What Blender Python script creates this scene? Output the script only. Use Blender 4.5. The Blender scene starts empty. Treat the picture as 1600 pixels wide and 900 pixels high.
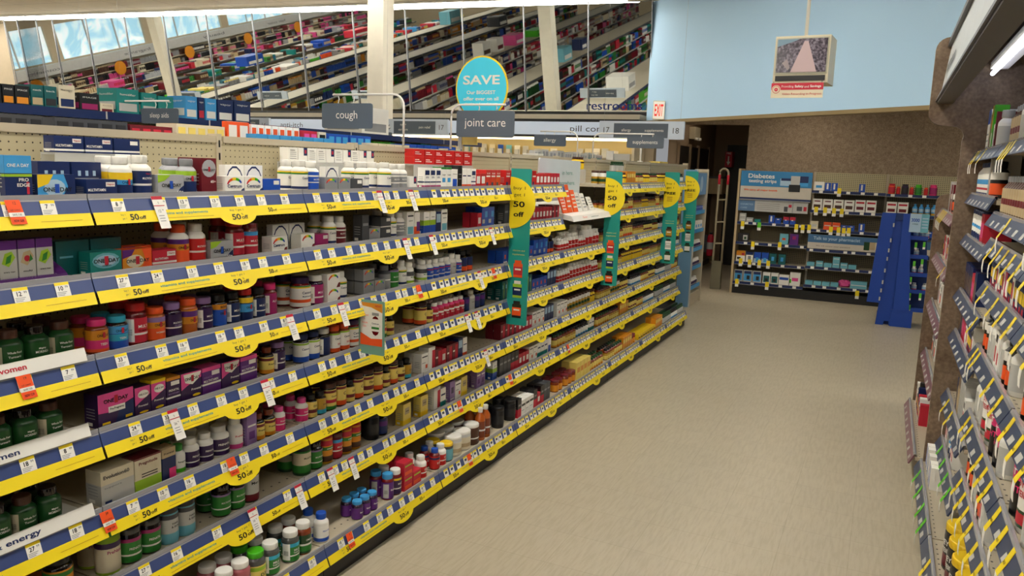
import bpy, math, random
import numpy as np
from mathutils import Matrix, Vector
from math import sin, cos, pi, radians, atan2, hypot

random.seed(7)
S = bpy.context.scene
C = S.collection

# ------------------------------------------------------------------ camera
FPX, CAM_H = 1228.0, 1.75
YAW, PITCH, ROLL = radians(25.148), radians(8.954), radians(2.0)
_fw = np.array([-sin(YAW)*cos(PITCH), cos(YAW)*cos(PITCH), -sin(PITCH)])
_rt = np.array([cos(YAW), sin(YAW), 0.0])
_up = np.cross(_rt, _fw)
RT = _rt*cos(ROLL) + _up*sin(ROLL)
UP = np.cross(RT, _fw)
cam_data = bpy.data.cameras.new('camera')
cam_data.sensor_width = 36.0
cam_data.lens = FPX*36.0/1600.0
cam_data.clip_start = 0.02
cam = bpy.data.objects.new('camera', cam_data)
C.objects.link(cam)
cam.matrix_world = Matrix(((RT[0], UP[0], -_fw[0], 0), (RT[1], UP[1], -_fw[1], 0), (RT[2], UP[2], -_fw[2], CAM_H), (0, 0, 0, 1)))
S.camera = cam

# ------------------------------------------------------------------ world and exposure
world = bpy.data.worlds.new('world')
S.world = world
world.use_nodes = True
world.node_tree.nodes['Background'].inputs[0].default_value = (0.95, 0.97, 1.0, 1)
world.node_tree.nodes['Background'].inputs[1].default_value = 0.35
S.view_settings.view_transform = 'Standard'
S.view_settings.look = 'None'
S.view_settings.gamma = 1
S.view_settings.use_curve_mapping = False
S.view_settings.exposure = -0.2
LIGHT_ROWS = [-12.0, -9.0, -6.0, -3.6, -1.2, 1.2, 3.6, 6.0, 8.4, 11.42]
LAMP_POWER = 36.0
TUBE_POWER = 5.0

# ------------------------------------------------------------------ helpers: pixels of the photograph to places
def ray(px, py):
    a, b = (px-800)/FPX, (450-py)/FPX
    return RT*a + UP*b + _fw
def onX(px, py, X):
    r = ray(px, py); t = X/r[0]
    return Vector((X, r[1]*t, CAM_H+r[2]*t))
def onY(px, py, Y):
    r = ray(px, py); t = Y/r[1]
    return Vector((r[0]*t, Y, CAM_H+r[2]*t))
def proj(P):
    v = np.array([P[0], P[1], P[2]-CAM_H])
    a, b, c = v@RT, v@UP, v@_fw
    if c < 0.05: return (-9999, -9999, 0.01)
    return (800+FPX*a/c, 450-FPX*b/c, c)
def Yat(px, X, z):
    """the Y at which the line (X, *, z) crosses image column px"""
    lo, hi = 0.2, 30.0
    for _ in range(40):
        m = (lo+hi)/2
        x = proj((X, m, z))[0]
        if (x < px) == (X < 0.1): lo = m
        else: hi = m
    return (lo+hi)/2

# ------------------------------------------------------------------ materials
MATS = {}
def lin(h):
    h = h.lstrip('#')
    r = []
    for i in (0, 2, 4):
        c = int(h[i:i+2], 16)/255.0
        r.append(c/12.92 if c <= 0.04045 else ((c+0.055)/1.055)**2.4)
    return (r[0], r[1], r[2], 1.0)
def mat(name, col, rough=0.5, var=0.06, scale=9.0, metal=0.0, emit=0.0, coat=0.0, bump=0.0):
    if name in MATS: return MATS[name]
    m = bpy.data.materials.new(name); m.use_nodes = True
    nt = m.node_tree; b = nt.nodes['Principled BSDF']
    c = lin(col)
    b.inputs['Roughness'].default_value = rough
    b.inputs['Metallic'].default_value = metal
    if coat: b.inputs['Coat Weight'].default_value = coat
    if emit:
        b.inputs['Emission Color'].default_value = c
        b.inputs['Emission Strength'].default_value = emit
    tc = nt.nodes.new('ShaderNodeTexCoord')
    n = nt.nodes.new('ShaderNodeTexNoise'); n.inputs['Scale'].default_value = scale
    n.inputs['Detail'].default_value = 1.0
    nt.links.new(tc.outputs['Object'], n.inputs['Vector'])
    mx = nt.nodes.new('ShaderNodeMix'); mx.data_type = 'RGBA'
    mx.inputs[6].default_value = tuple(v*(1-var) for v in c[:3])+(1,)
    mx.inputs[7].default_value = tuple(min(1, v*(1+var)) for v in c[:3])+(1,)
    nt.links.new(n.outputs[0], mx.inputs[0])
    nt.links.new(mx.outputs[2], b.inputs['Base Color'])
    if bump:
        bp = nt.nodes.new('ShaderNodeBump'); bp.inputs['Strength'].default_value = bump
        nt.links.new(n.outputs[0], bp.inputs['Height']); nt.links.new(bp.outputs[0], b.inputs['Normal'])
    MATS[name] = m
    return m
PAL = {  # plain coloured print, card and plastic
 'white': ('e8e6df', .45), 'cream': ('d9cfb4', .5), 'black': ('121214', .35), 'dark': ('26262a', .4), 'grey': ('8b8d90', .4),
 'silver': ('a9abb0', .3), 'lgrey': ('bcbcb8', .45), 'dgrey': ('45474b', .45), 'navy': ('14285a', .35), 'blue': ('1d4fb4', .35),
 'sky': ('3f9bd8', .4), 'cyan': ('2fa9c9', .35), 'teal': ('0d7f7b', .4), 'dteal': ('0a5a5c', .4), 'red': ('c4201f', .35),
 'orange': ('e8551d', .4), 'amber': ('d98a1c', .4), 'yellow': ('eec71b', .42), 'ltyel': ('e8d06a', .45), 'lime': ('9ac22c', .4),
 'green': ('2a7d2c', .4), 'dgreen': ('15401c', .3), 'bgreen': ('46b31c', .3), 'purple': ('5a2277', .35), 'dpurple': ('331a4a', .35),
 'lilac': ('8d6fa5', .4), 'magenta': ('9c1f63', .35), 'pink': ('de4c92', .4), 'hotpink': ('e2317b', .35), 'maroon': ('6b1522', .35),
 'brown': ('4a2a1c', .35), 'ambglass': ('7a2f10', .12), 'redglass': ('6a1216', .12), 'darkglass': ('1a100e', .1),
 'greyglass': ('4a4a48', .1), 'pinkglass': ('a3555c', .15), 'orgglass': ('b4581b', .15), 'vioglass': ('2a1234', .12),
 'tan': ('b9a47f', .5), 'beige': ('cfc3a6', .5), 'aqua': ('6db3c4', .45), 'gold': ('b98f2a', .3), 'paperwhite': ('f1efe8', .6),
 'blueprice': ('3c4c7e', .3), 'promoyel': ('f2d81c', .4), 'promoteal': ('4f958a', .5), 'clearlip': ('9b9ba0', .12), 'bluepale': ('a9c6dc', .5), 'signpale': ('cdd9e8', .5),
 'herb': ('1c4f22', .35), 'orangetag': ('f2561d', .55), 'redtag': ('c01d35', .5), 'ltgreen': ('62c62a', .5), 'steelgrey': ('6f7377', .3)}
def M(k):
    if k in MATS: return MATS[k]
    c, r = PAL[k]
    return mat(k, c, r, coat=0.5 if 'glass' in k else 0.0)

def node_mat(name, build):
    if name in MATS: return MATS[name]
    m = bpy.data.materials.new(name); m.use_nodes = True
    nt = m.node_tree; b = nt.nodes['Principled BSDF']
    build(nt, b); MATS[name] = m
    return m
def _n(nt, t, **kw):
    n = nt.nodes.new(t)
    for k, v in kw.items():
        if k in ('operation', 'data_type', 'blend_type', 'feature', 'wave_type', 'bands_direction'): setattr(n, k, v)
    return n
def pegboard(name, axis, c_hex, hole_hex, pitch=0.0254, r=0.14):
    """perforated board: two rows of real coordinates folded into a grid of dark holes"""
    def build(nt, b):
        L = nt.links
        geo = nt.nodes.new('ShaderNodeNewGeometry'); sp = nt.nodes.new('ShaderNodeSeparateXYZ')
        L.new(geo.outputs['Position'], sp.inputs[0])
        def cell(out):
            d = _n(nt, 'ShaderNodeMath', operation='DIVIDE'); d.inputs[1].default_value = pitch; L.new(out, d.inputs[0])
            f = _n(nt, 'ShaderNodeMath', operation='FRACT'); L.new(d.outputs[0], f.inputs[0])
            s = _n(nt, 'ShaderNodeMath', operation='SUBTRACT'); s.inputs[1].default_value = .5; L.new(f.outputs[0], s.inputs[0])
            p = _n(nt, 'ShaderNodeMath', operation='POWER'); p.inputs[1].default_value = 2; 
            a = _n(nt, 'ShaderNodeMath', operation='ABSOLUTE'); L.new(s.outputs[0], a.inputs[0]); L.new(a.outputs[0], p.inputs[0])
            return p.outputs[0]
        u = cell(sp.outputs[axis]); v = cell(sp.outputs[2])
        ad = _n(nt, 'ShaderNodeMath', operation='ADD'); L.new(u, ad.inputs[0]); L.new(v, ad.inputs[1])
        lt = _n(nt, 'ShaderNodeMath', operation='LESS_THAN'); lt.inputs[1].default_value = r*r; L.new(ad.outputs[0], lt.inputs[0])
        mx = _n(nt, 'ShaderNodeMix', data_type='RGBA'); mx.inputs[6].default_value = lin(c_hex); mx.inputs[7].default_value = lin(hole_hex)
        L.new(lt.outputs[0], mx.inputs[0]); L.new(mx.outputs[2], b.inputs['Base Color']); b.inputs['Roughness'].default_value = .5
    return node_mat(name, build)
PEG = pegboard('pegboard_cream', 1, 'b3a98a', '3a3226', 0.0254, .11)
PEGX = pegboard('pegboard_cream_wide', 0, 'b9b08c', '3a3526', 0.0254, .22)
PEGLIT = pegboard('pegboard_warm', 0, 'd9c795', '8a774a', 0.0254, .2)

def floor_mat(nt, b):
    L = nt.links
    geo = nt.nodes.new('ShaderNodeNewGeometry')
    mp = nt.nodes.new('ShaderNodeMapping'); mp.inputs['Scale'].default_value = (13, 1.6, 1); mp.inputs['Rotation'].default_value = (0, 0, radians(-6))
    L.new(geo.outputs['Position'], mp.inputs[0])
    n1 = nt.nodes.new('ShaderNodeTexNoise'); n1.inputs['Scale'].default_value = 5; n1.inputs['Detail'].default_value = 5; L.new(mp.outputs[0], n1.inputs['Vector'])
    n2 = nt.nodes.new('ShaderNodeTexNoise'); n2.inputs['Scale'].default_value = 1.1; n2.inputs['Detail'].default_value = 2; L.new(geo.outputs['Position'], n2.inputs['Vector'])
    cr = nt.nodes.new('ShaderNodeValToRGB'); e = cr.color_ramp.elements
    e[0].position, e[0].color = .3, lin('b1a68e'); e[1].position, e[1].color = .7, lin('bdb39b')
    e.new(.42).color = lin('b4a991'); e.new(.52).color = lin('b9ae97')
    L.new(n1.outputs[0], cr.inputs[0])
    br = nt.nodes.new('ShaderNodeTexBrick'); br.offset = 0; br.inputs['Scale'].default_value = 1
    br.inputs['Brick Width'].default_value = .305; br.inputs['Row Height'].default_value = .305; br.inputs['Mortar Size'].default_value = .0022
    br.inputs['Color1'].default_value = (1, 1, 1, 1); br.inputs['Color2'].default_value = (.965, .965, .965, 1); br.inputs['Mortar'].default_value = (.86, .85, .83, 1)
    L.new(geo.outputs['Position'], br.inputs['Vector'])
    m1 = _n(nt, 'ShaderNodeMix', data_type='RGBA', blend_type='MULTIPLY'); m1.inputs[0].default_value = 1
    L.new(cr.outputs[0], m1.inputs[6]); L.new(br.outputs[0], m1.inputs[7])
    L.new(m1.outputs[2], b.inputs['Base Color'])
    rr = nt.nodes.new('ShaderNodeMapRange'); rr.inputs[3].default_value = .3; rr.inputs[4].default_value = .46
    L.new(n2.outputs[0], rr.inputs[0]); L.new(rr.outputs[0], b.inputs['Roughness'])
    bp = nt.nodes.new('ShaderNodeBump'); bp.inputs['Strength'].default_value = .04; L.new(n1.outputs[0], bp.inputs['Height']); L.new(bp.outputs[0], b.inputs['Normal'])
FLOOR = node_mat('vinyl_tile_floor', floor_mat)

def speckle(name, a, bcol, c, scale, rough=.7, fine=180):
    def build(nt, b):
        L = nt.links
        tc = nt.nodes.new('ShaderNodeNewGeometry')
        n1 = nt.nodes.new('ShaderNodeTexNoise'); n1.inputs['Scale'].default_value = scale; n1.inputs['Detail'].default_value = 4; n1.inputs['Distortion'].default_value = .7
        n2 = nt.nodes.new('ShaderNodeTexNoise'); n2.inputs['Scale'].default_value = fine; n2.inputs['Detail'].default_value = 2
        L.new(tc.outputs['Position'], n1.inputs['Vector']); L.new(tc.outputs['Position'], n2.inputs['Vector'])
        cr = nt.nodes.new('ShaderNodeValToRGB'); e = cr.color_ramp.elements
        e[0].position, e[0].color = .32, lin(a); e[1].position, e[1].color = .68, lin(c); e.new(.5).color = lin(bcol)
        mx = _n(nt, 'ShaderNodeMix', data_type='FLOAT'); mx.inputs[0].default_value = .5
        L.new(n1.outputs[0], mx.inputs[2]); L.new(n2.outputs[0], mx.inputs[3])
        L.new(mx.outputs[0], cr.inputs[0]); L.new(cr.outputs[0], b.inputs['Base Color']); b.inputs['Roughness'].default_value = rough
    return node_mat(name, build)
WALLPAPER = speckle('speckled_wallpaper', '7c6a56', '95826c', 'ae9c85', 22, .75, 70)
LAMINATE = speckle('mottled_laminate', '5f4b3a', '776350', '8e7a65', 7, .5, 60)
GLASS_MIRROR = node_mat('mirror_glass', lambda nt, b: (b.inputs['Base Color'].__setattr__('default_value', (.74, .77, .76, 1)), b.inputs['Metallic'].__setattr__('default_value', 1.0), b.inputs['Roughness'].__setattr__('default_value', .015)))
def acrylic(nt, b):
    b.inputs['Base Color'].default_value = (.8, .82, .82, 1); b.inputs['Roughness'].default_value = .1; b.inputs['Alpha'].default_value = .35
ACR = node_mat('clear_acrylic', acrylic)
def ceil_mat(nt, b):
    L = nt.links
    geo = nt.nodes.new('ShaderNodeNewGeometry'); br = nt.nodes.new('ShaderNodeTexBrick'); br.offset = 0
    br.inputs['Scale'].default_value = 1; br.inputs['Brick Width'].default_value = 1.22; br.inputs['Row Height'].default_value = .61; br.inputs['Mortar Size'].default_value = .008
    br.inputs['Color1'].default_value = lin('d8cebb'); br.inputs['Color2'].default_value = lin('d2c8b4'); br.inputs['Mortar'].default_value = lin('a89e8c')
    L.new(geo.outputs['Position'], br.inputs['Vector']); L.new(br.outputs[0], b.inputs['Base Color']); b.inputs['Roughness'].default_value = .8
CEIL = node_mat('ceiling_tiles', ceil_mat)

# ------------------------------------------------------------------ mesh builder
TXT = {}
def glyphs(s, bold):
    k = (s, bold)
    if k in TXT: return TXT[k]
    cu = bpy.data.curves.new('t', 'FONT'); cu.body = s; cu.size = 1.0; cu.resolution_u = 3
    cu.align_x = 'CENTER'; cu.align_y = 'CENTER'; cu.fill_mode = 'FRONT'
    if bold: cu.offset = 0.022
    o = bpy.data.objects.new('t', cu)
    me = o.to_mesh()
    vs = [(v.co.x, v.co.y) for v in me.vertices]; fs = [tuple(p.vertices) for p in me.polygons]
    o.to_mesh_clear(); bpy.data.objects.remove(o); bpy.data.curves.remove(cu)
    if vs:
        x0 = min(v[0] for v in vs); x1 = max(v[0] for v in vs); y0 = min(v[1] for v in vs); y1 = max(v[1] for v in vs)
        cx, cy = (x0+x1)/2, (y0+y1)/2
        vs = [(a-cx, b-cy) for a, b in vs]
        TXT[k] = (vs, fs, x1-x0, y1-y0)
    else: TXT[k] = ([], [], 1, 1)
    return TXT[k]

class MB:
    def __init__(s): s.v, s.f, s.m, s.mats, s.sm = [], [], [], [], []
    def mi(s, m):
        if isinstance(m, str): m = M(m)
        if m not in s.mats: s.mats.append(m)
        return s.mats.index(m)
    def add(s, vs, fs, m, smooth=False):
        o = len(s.v); i = s.mi(m)
        s.v += [tuple(p) for p in vs]
        for f in fs: s.f.append(tuple(o+k for k in f)); s.m.append(i); s.sm.append(smooth)
        return s
    def box(s, x0, y0, z0, x1, y1, z1, m):
        return s.add([(x0,y0,z0),(x1,y0,z0),(x1,y1,z0),(x0,y1,z0),(x0,y0,z1),(x1,y0,z1),(x1,y1,z1),(x0,y1,z1)],
                     [(0,3,2,1),(4,5,6,7),(0,1,5,4),(1,2,6,5),(2,3,7,6),(3,0,4,7)], m)
    def quad(s, a, b, c, d, m): return s.add([a, b, c, d], [(0,1,2,3)], m)
    def lathe(s, prof, seg, m, cx=0, cy=0, smooth=True, cap=True):
        vs, fs = [], []
        for r, z in prof:
            for k in range(seg):
                a = 2*pi*k/seg; vs.append((cx+r*cos(a), cy+r*sin(a), z))
        for j in range(len(prof)-1):
            for k in range(seg):
                k2 = (k+1) % seg
                fs.append((j*seg+k, j*seg+k2, (j+1)*seg+k2, (j+1)*seg+k))
        s.add(vs, fs, m, smooth)
        if cap:
            o = len(s.v)-len(vs); i = s.mi(m)
            s.f.append(tuple(o+(len(prof)-1)*seg+k for k in range(seg))); s.m.append(i); s.sm.append(False)
            s.f.append(tuple(o+k for k in reversed(range(seg)))); s.m.append(i); s.sm.append(False)
        return s
    def tube(s, pts, r, m, seg=8):
        pts = [Vector(p) for p in pts]; vs, fs = [], []
        for i, p in enumerate(pts):
            d = (pts[min(i+1, len(pts)-1)]-pts[max(i-1, 0)]).normalized()
            a = d.cross(Vector((0, 0, 1)))
            if a.length < .05: a = d.cross(Vector((1, 0, 0)))
            a.normalize(); b = d.cross(a)
            for k in range(seg):
                t = 2*pi*k/seg; vs.append(p+a*(r*cos(t))+b*(r*sin(t)))
        for j in range(len(pts)-1):
            for k in range(seg):
                k2 = (k+1) % seg; fs.append((j*seg+k, j*seg+k2, (j+1)*seg+k2, (j+1)*seg+k))
        fs.append(tuple(reversed(range(seg)))); fs.append(tuple((len(pts)-1)*seg+k for k in range(seg)))
        return s.add(vs, fs, m, True)
    def poly(s, pts2, fn, m, depth=None):
        """flat outline (u, v) mapped by fn(u, v, w); with depth a closed slab from w=0 to w=depth"""
        n = len(pts2)
        if depth is None: return s.add([fn(u, v, 0) for u, v in pts2], [tuple(range(n))], m)
        vs = [fn(u, v, 0) for u, v in pts2]+[fn(u, v, depth) for u, v in pts2]
        fs = [tuple(range(n)), tuple(reversed(range(n, 2*n)))]+[(k, k+n, (k+1) % n+n, (k+1) % n) for k in range(n)]
        return s.add(vs, fs, m)
    def text(s, t, size, fn, m, bold=False, width=None, u=0.0, v=0.0, w=0.0, maxw=None):
        vs, fs, W, H = glyphs(t, bold)
        k = size
        kx = (width/W) if width else k
        if maxw and W*kx > maxw: kx = maxw/W
        return s.add([fn(u+a*kx, v+b*k, w) for a, b in vs], fs, m)
    def mesh(s, name):
        me = bpy.data.meshes.new(name)
        me.from_pydata(s.v, [], s.f); 
        for mm in s.mats: me.materials.append(mm)
        me.polygons.foreach_set('material_index', s.m)
        me.polygons.foreach_set('use_smooth', s.sm)
        me.update()
        return me
    def build(s, name, parent=None, loc=None, rz=0.0):
        return obj(name, s.mesh(name), parent, loc, rz)
def obj(name, me, parent=None, loc=None, rz=0.0):
    o = bpy.data.objects.new(name, me); C.objects.link(o)
    if loc is not None: o.location = loc
    if rz: o.rotation_euler = (0, 0, rz)
    if parent is not None: o.parent = parent
    return o
def tag(o, label=None, cat=None, group=None, kind=None):
    if label: o['label'] = label
    if cat: o['category'] = cat
    if group: o['group'] = group
    if kind: o['kind'] = kind
    return o
def empty(name, loc=(0, 0, 0), rz=0.0, **kw):
    o = bpy.data.objects.new(name, None); C.objects.link(o); o.location = loc; o.rotation_euler = (0, 0, rz)
    o.empty_display_size = .05
    return tag(o, **kw) if kw else o
def struct(name, b):
    return tag(b.build(name), kind='structure')
def arc(cx, cy, r, a0, a1, n=8, ry=None):
    ry = ry or r
    return [(cx+r*cos(radians(a0+(a1-a0)*k/n)), cy+ry*sin(radians(a0+(a1-a0)*k/n))) for k in range(n+1)]
FX = lambda x0: (lambda u, v, w=0: (x0+w, u, v))          # faces +X, u along +Y
FXN = lambda x0: (lambda u, v, w=0: (x0-w, -u, v))        # faces -X
FYN = lambda y0, x0=0, z0=0: (lambda u, v, w=0: (x0+u, y0-w, z0+v))   # faces -Y, u along +X
ORD = ['first', 'second', 'third', 'fourth', 'fifth', 'sixth', 'seventh', 'eighth', 'ninth', 'tenth', 'eleventh', 'twelfth', 'thirteenth', 'fourteenth', 'fifteenth', 'sixteenth', 'seventeenth', 'eighteenth', 'nineteenth', 'twentieth',
       'twenty-first', 'twenty-second', 'twenty-third', 'twenty-fourth', 'twenty-fifth', 'twenty-sixth', 'twenty-seventh', 'twenty-eighth', 'twenty-ninth', 'thirtieth']
# ================================================================== THE SETTING
CZ = lambda x: 4.2+0.0255*max(0.0, -x-3.4)      # the ceiling climbs gently to the left
struct('floor', MB().quad((-30, -18, 0), (6, -18, 0), (6, 17, 0), (-30, 17, 0), FLOOR))
b = MB()
b.quad((-3.4, -18, CZ(-3.4)), (-30, -18, CZ(-30)), (-30, 12.4, CZ(-30)), (-3.4, 12.4, CZ(-3.4)), CEIL)
b.quad((6, -18, 4.2), (-3.4, -18, 4.2), (-3.4, 12.4, 4.2), (6, 12.4, 4.2), CEIL)
struct('ceiling', b)
PLASTER = mat('tan_plaster', 'b6a78c', .7)
TRIMTAN = mat('tan_trim', '927d55', .6)
BLUEWALL = mat('blue_paint', 'b9defc', .6, .02, 1.5)
HALLWALL = mat('hall_paint', '8a755c', .7, .04, 3)
struct('wall_back', MB().box(-30, 12.15, 0, -3.35, 12.3, CZ(-30), PLASTER))
b = MB(); b.box(-1.93, 12.1, 0, 6, 12.25, 2.78, WALLPAPER); b.box(-3.42, 12.1, 2.44, -1.93, 12.25, 2.78, WALLPAPER)
struct('wall_far', b)
# side wall of the store far to the left: clerestory windows over the wall cabinets (seen in the mirrors)
b = MB(); b.box(-28.3, -18, 0, -28.1, 12.2, 2.5, PLASTER); b.box(-28.3, -18, 3.75, -28.1, 12.2, 4.9, PLASTER)
for y in [-17.9, -13.6, -9.3, -5.0, -0.7, 3.6, 7.9]: b.box(-28.3, y, 2.5, -28.1, y+.45, 3.75, PLASTER)
struct('wall_left', b)
b = MB()
b.box(-30, -18.2, 0, 6, -18, 2.4, PLASTER); b.box(-30, -18.2, 3.9, 6, -18, 4.9, PLASTER)
for x in range(-30, 6, 4): b.box(x, -18.2, 2.4, x+.3, -18, 3.9, PLASTER)
struct('wall_front', b)
POSTER = node_mat('lit_window_poster', lambda nt, b: None)
def _poster(nt, b):
    L = nt.links; tc = nt.nodes.new('ShaderNodeNewGeometry'); n = nt.nodes.new('ShaderNodeTexNoise'); n.inputs['Scale'].default_value = .8; n.inputs['Distortion'].default_value = 2.2
    L.new(tc.outputs['Position'], n.inputs['Vector'])
    cr = nt.nodes.new('ShaderNodeValToRGB'); e = cr.color_ramp.elements
    e[0].position, e[0].color = .4, lin('9fd0e6'); e[1].position, e[1].color = .62, lin('e9f5fa'); L.new(n.outputs[0], cr.inputs[0])
    L.new(cr.outputs[0], b.inputs['Base Color']); L.new(cr.outputs[0], b.inputs['Emission Color']); b.inputs['Emission Strength'].default_value = .8
_poster(POSTER.node_tree, POSTER.node_tree.nodes['Principled BSDF'])
for i, y in enumerate([-17.45, -13.15, -8.85, -4.55, -0.25, 4.05, 8.35]):
    b = MB(); b.box(-28.24, y, 2.5, -28.2, y+3.85, 3.75, POSTER)
    for yy in (y+1.26, y+2.54): b.box(-28.2, yy, 2.5, -28.16, yy+.05, 3.75, 'lgrey')
    struct('window_%d' % (i+1), b)
for i, x in enumerate(range(-30, 5, 4)):
    b = MB(); b.box(x+.3, -18.14, 2.4, x+4, -18.1, 3.9, POSTER)
    for xx in (x+1.5, x+2.8): b.box(xx, -18.1, 2.4, xx+.05, -18.06, 3.9, 'lgrey')
    struct('window_%d' % (i+8), b)

# the blue soffit that runs out at an angle over the corridor
A0, A1 = Vector((-3.42, 11.87)), Vector((2.6, 7.18))
D = (A1-A0).normalized(); N = Vector((D.y, -D.x))         # N looks into the aisle
if N.y > 0: N = -N
b = MB()
def slab(P, Q, z0, z1, t, m):
    P2, Q2 = P-N*t, Q-N*t
    b.add([(P.x,P.y,z0),(Q.x,Q.y,z0),(Q2.x,Q2.y,z0),(P2.x,P2.y,z0),(P.x,P.y,z1),(Q.x,Q.y,z1),(Q2.x,Q2.y,z1),(P2.x,P2.y,z1)],
          [(0,3,2,1),(4,5,6,7),(0,1,5,4),(1,2,6,5),(2,3,7,6),(3,0,4,7)], m)
slab(A0, A1, 2.47, 4.22, .14, BLUEWALL)
struct('wall_soffit', b)
b = MB(); slab(A0+N*.006, A1+N*.006, 2.425, 2.47, .15, TRIMTAN); struct('trim_1', b)
b = MB()
b.add([(A0.x, A0.y+.05, 2.76), (A1.x, A1.y+.1, 2.76), (6, 7.2, 2.76), (6, 12.1, 2.76), (-1.9, 12.1, 2.76), (-1.9, 15.3, 2.76), (-3.4, 15.3, 2.76), (-3.42, 12.15, 2.76)],
      [(0,7,6,5,4,3,2,1)], mat('corridor_ceiling', '8b7c66', .8))
struct('ceiling_corridor', b)
PANEL = mat('corridor_panel', 'fff0da', .5, 0, emit=9.5)
for i, (x, y) in enumerate([(-1.1, 11.2), (.9, 10.6), (-2.5, 12.75)]):
    r = empty('ceiling_light', (x, y, 2.758), label='flat square light panel in the corridor ceiling, %s' % ['nearest the hall', 'over the blue display', 'inside the hall'][i], cat='light')
    k = .28 if i < 2 else .16
    MB().box(-k-.03, -k-.03, -.02, k+.03, k+.03, -.001, 'white').build('frame', r); MB().box(-k, -k, -.024, k, k, -.02, PANEL).build('diffuser', r)
# short hall to the restrooms
b = MB(); b.box(-3.15, 12.25, 0, -3.02, 15.3, 2.76, HALLWALL); struct('wall_hall_left', b)
b = MB(); b.box(-3.15, 15.2, 0, -1.8, 15.3, 2.76, HALLWALL); struct('wall_hall_end', b)
b = MB(); b.box(-1.93, 12.25, 0, -1.83, 15.3, 2.76, HALLWALL); struct('wall_hall_right', b)
DOOR = mat('dark_door', '17120d', .5)
for i, (y0, y1) in enumerate([(12.35, 13.0), (13.14, 13.66), (13.78, 14.55)]):
    b = MB(); b.box(-3.02, y0, 0, -2.995, y1, 2.13, DOOR); b.box(-2.995, y0+.05, 1.0, -2.96, y0+.08, 1.14, 'steelgrey')
    b.box(-3.02, y0-.04, 0, -2.985, y0, 2.17, HALLWALL); b.box(-3.02, y1, 0, -2.985, y1+.04, 2.17, HALLWALL)
    struct('door_%d' % (i+1), b)
b = MB(); b.box(-2.78, 15.16, 0, -2.2, 15.2, 2.24, DOOR); b.box(-2.3, 15.12, 1.0, -2.24, 15.16, 1.12, 'steelgrey'); struct('door_4', b)
b = MB(); b.box(-3.01, 12.2, 0, -2.98, 15.2, .1, 'black'); struct('baseboard_hall', b)
b = MB(); b.box(-1.93, 12.07, 0, 6, 12.1, .1, 'black'); struct('baseboard_far', b)

# ceiling lights: long rows of fluorescent lamps
LAMP = mat('lamp_diffuser', 'fff9ee', .5, 0, emit=LAMP_POWER)
for i, y in enumerate(LIGHT_ROWS):
    x0, x1 = -26.0, (3.6 if y < 8 else (-1.3 if y < 9 else -3.7))
    r = empty('ceiling_light', (0, y, 0), label='long fluorescent ceiling light strip, %s' % ('just in front of the mirrored wall' if i == 9 else 'row %s from the front of the store' % ORD[i]), cat='light', group='fluorescent rows on the ceiling')
    b = MB()
    z0, z1 = CZ(x0), CZ(x1)
    def sl(dy, dz0, dz1, m, bb):
        bb.add([(x0,-dy,z0+dz0),(x1,-dy,z1+dz0),(x1,dy,z1+dz0),(x0,dy,z0+dz0),(x0,-dy,z0+dz1),(x1,-dy,z1+dz1),(x1,dy,z1+dz1),(x0,dy,z0+dz1)],
               [(0,3,2,1),(4,5,6,7),(0,1,5,4),(1,2,6,5),(2,3,7,6),(3,0,4,7)], m)
    sl(.13, -.03, 0, 'white', b); b.build('housing', r)
    b = MB(); sl(.065, -.055, -.028, LAMP, b); b.build('diffuser', r)

# two unseen lamp rows, added to brighten the near floor and blue wall
for i, (x, ya, yb) in enumerate([(-1.25, -4.0, 7.0), (-4.0, -5.0, 3.0)]):
    r = empty('ceiling_light', (x, 0, 4.2), label='unseen fill light row added along the ceiling, %s' % ['over the vitamin aisle', 'over the next aisle'][i], cat='light', group='unseen fill light rows added along the aisles')
    MB().box(-.13, ya, -.06, .13, yb, -.035, 'white').build('housing', r); MB().box(-.085, ya+.02, -.085, .085, yb-.02, -.06, LAMP).build('diffuser', r)
# columns
for i, (x, y, lb) in enumerate([(-6.28, 9.0, ''), (-16.9, 8.9, '')]):
    b = MB(); b.box(x-.125, y-.12, 0, x+.125, y+.12, CZ(x)-.01, mat('column_paint', 'ebe4d2', .6))
    b.box(x-.14, y-.135, 0, x+.14, y+.135, .12, 'dgrey')
    struct('column_%d' % (i+1), b)

# ------------------------------------------------------------------ mirrored wall
MT = radians(8.7)
xs = [-3.40] + [onY(px, 60, 11.85).x for px in (920, 820, 725, 637, 556, 475, 401, 330, 264, 204, 144, 92, 38)] + [-17.3, -18.4]
ZB = lambda x: 2.6+.0085*max(0, -x-3.4)
for i in range(len(xs)-1):
    xr, xl = xs[i]-.006, xs[i+1]+.006
    zr, zl = ZB(xr), ZB(xl); tr, tl = CZ(xr)-.015, CZ(xl)-.015
    def P(x, z, zb, off=0): return (x, 12.0-(z-2.6)*math.tan(MT)+off, z)
    b = MB()
    b.add([P(xl, zl, 0), P(xr, zr, 0), P(xr, tr, 0), P(xl, tl, 0)], [(0,1,2,3)], GLASS_MIRROR)
    b.add([P(xl, zl, 0, .02), P(xr, zr, 0, .02), P(xr, tr, 0, .02), P(xl, tl, 0, .02)], [(3,2,1,0)], 'black')
    o = b.build('mirror_panel')
    tag(o, 'tall tilted wall mirror panel, %s from the blue wall' % ORD[i] if i else 'tall tilted wall mirror panel next to the blue wall', 'mirror', 'mirror panels along the back wall', 'structure')
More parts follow.
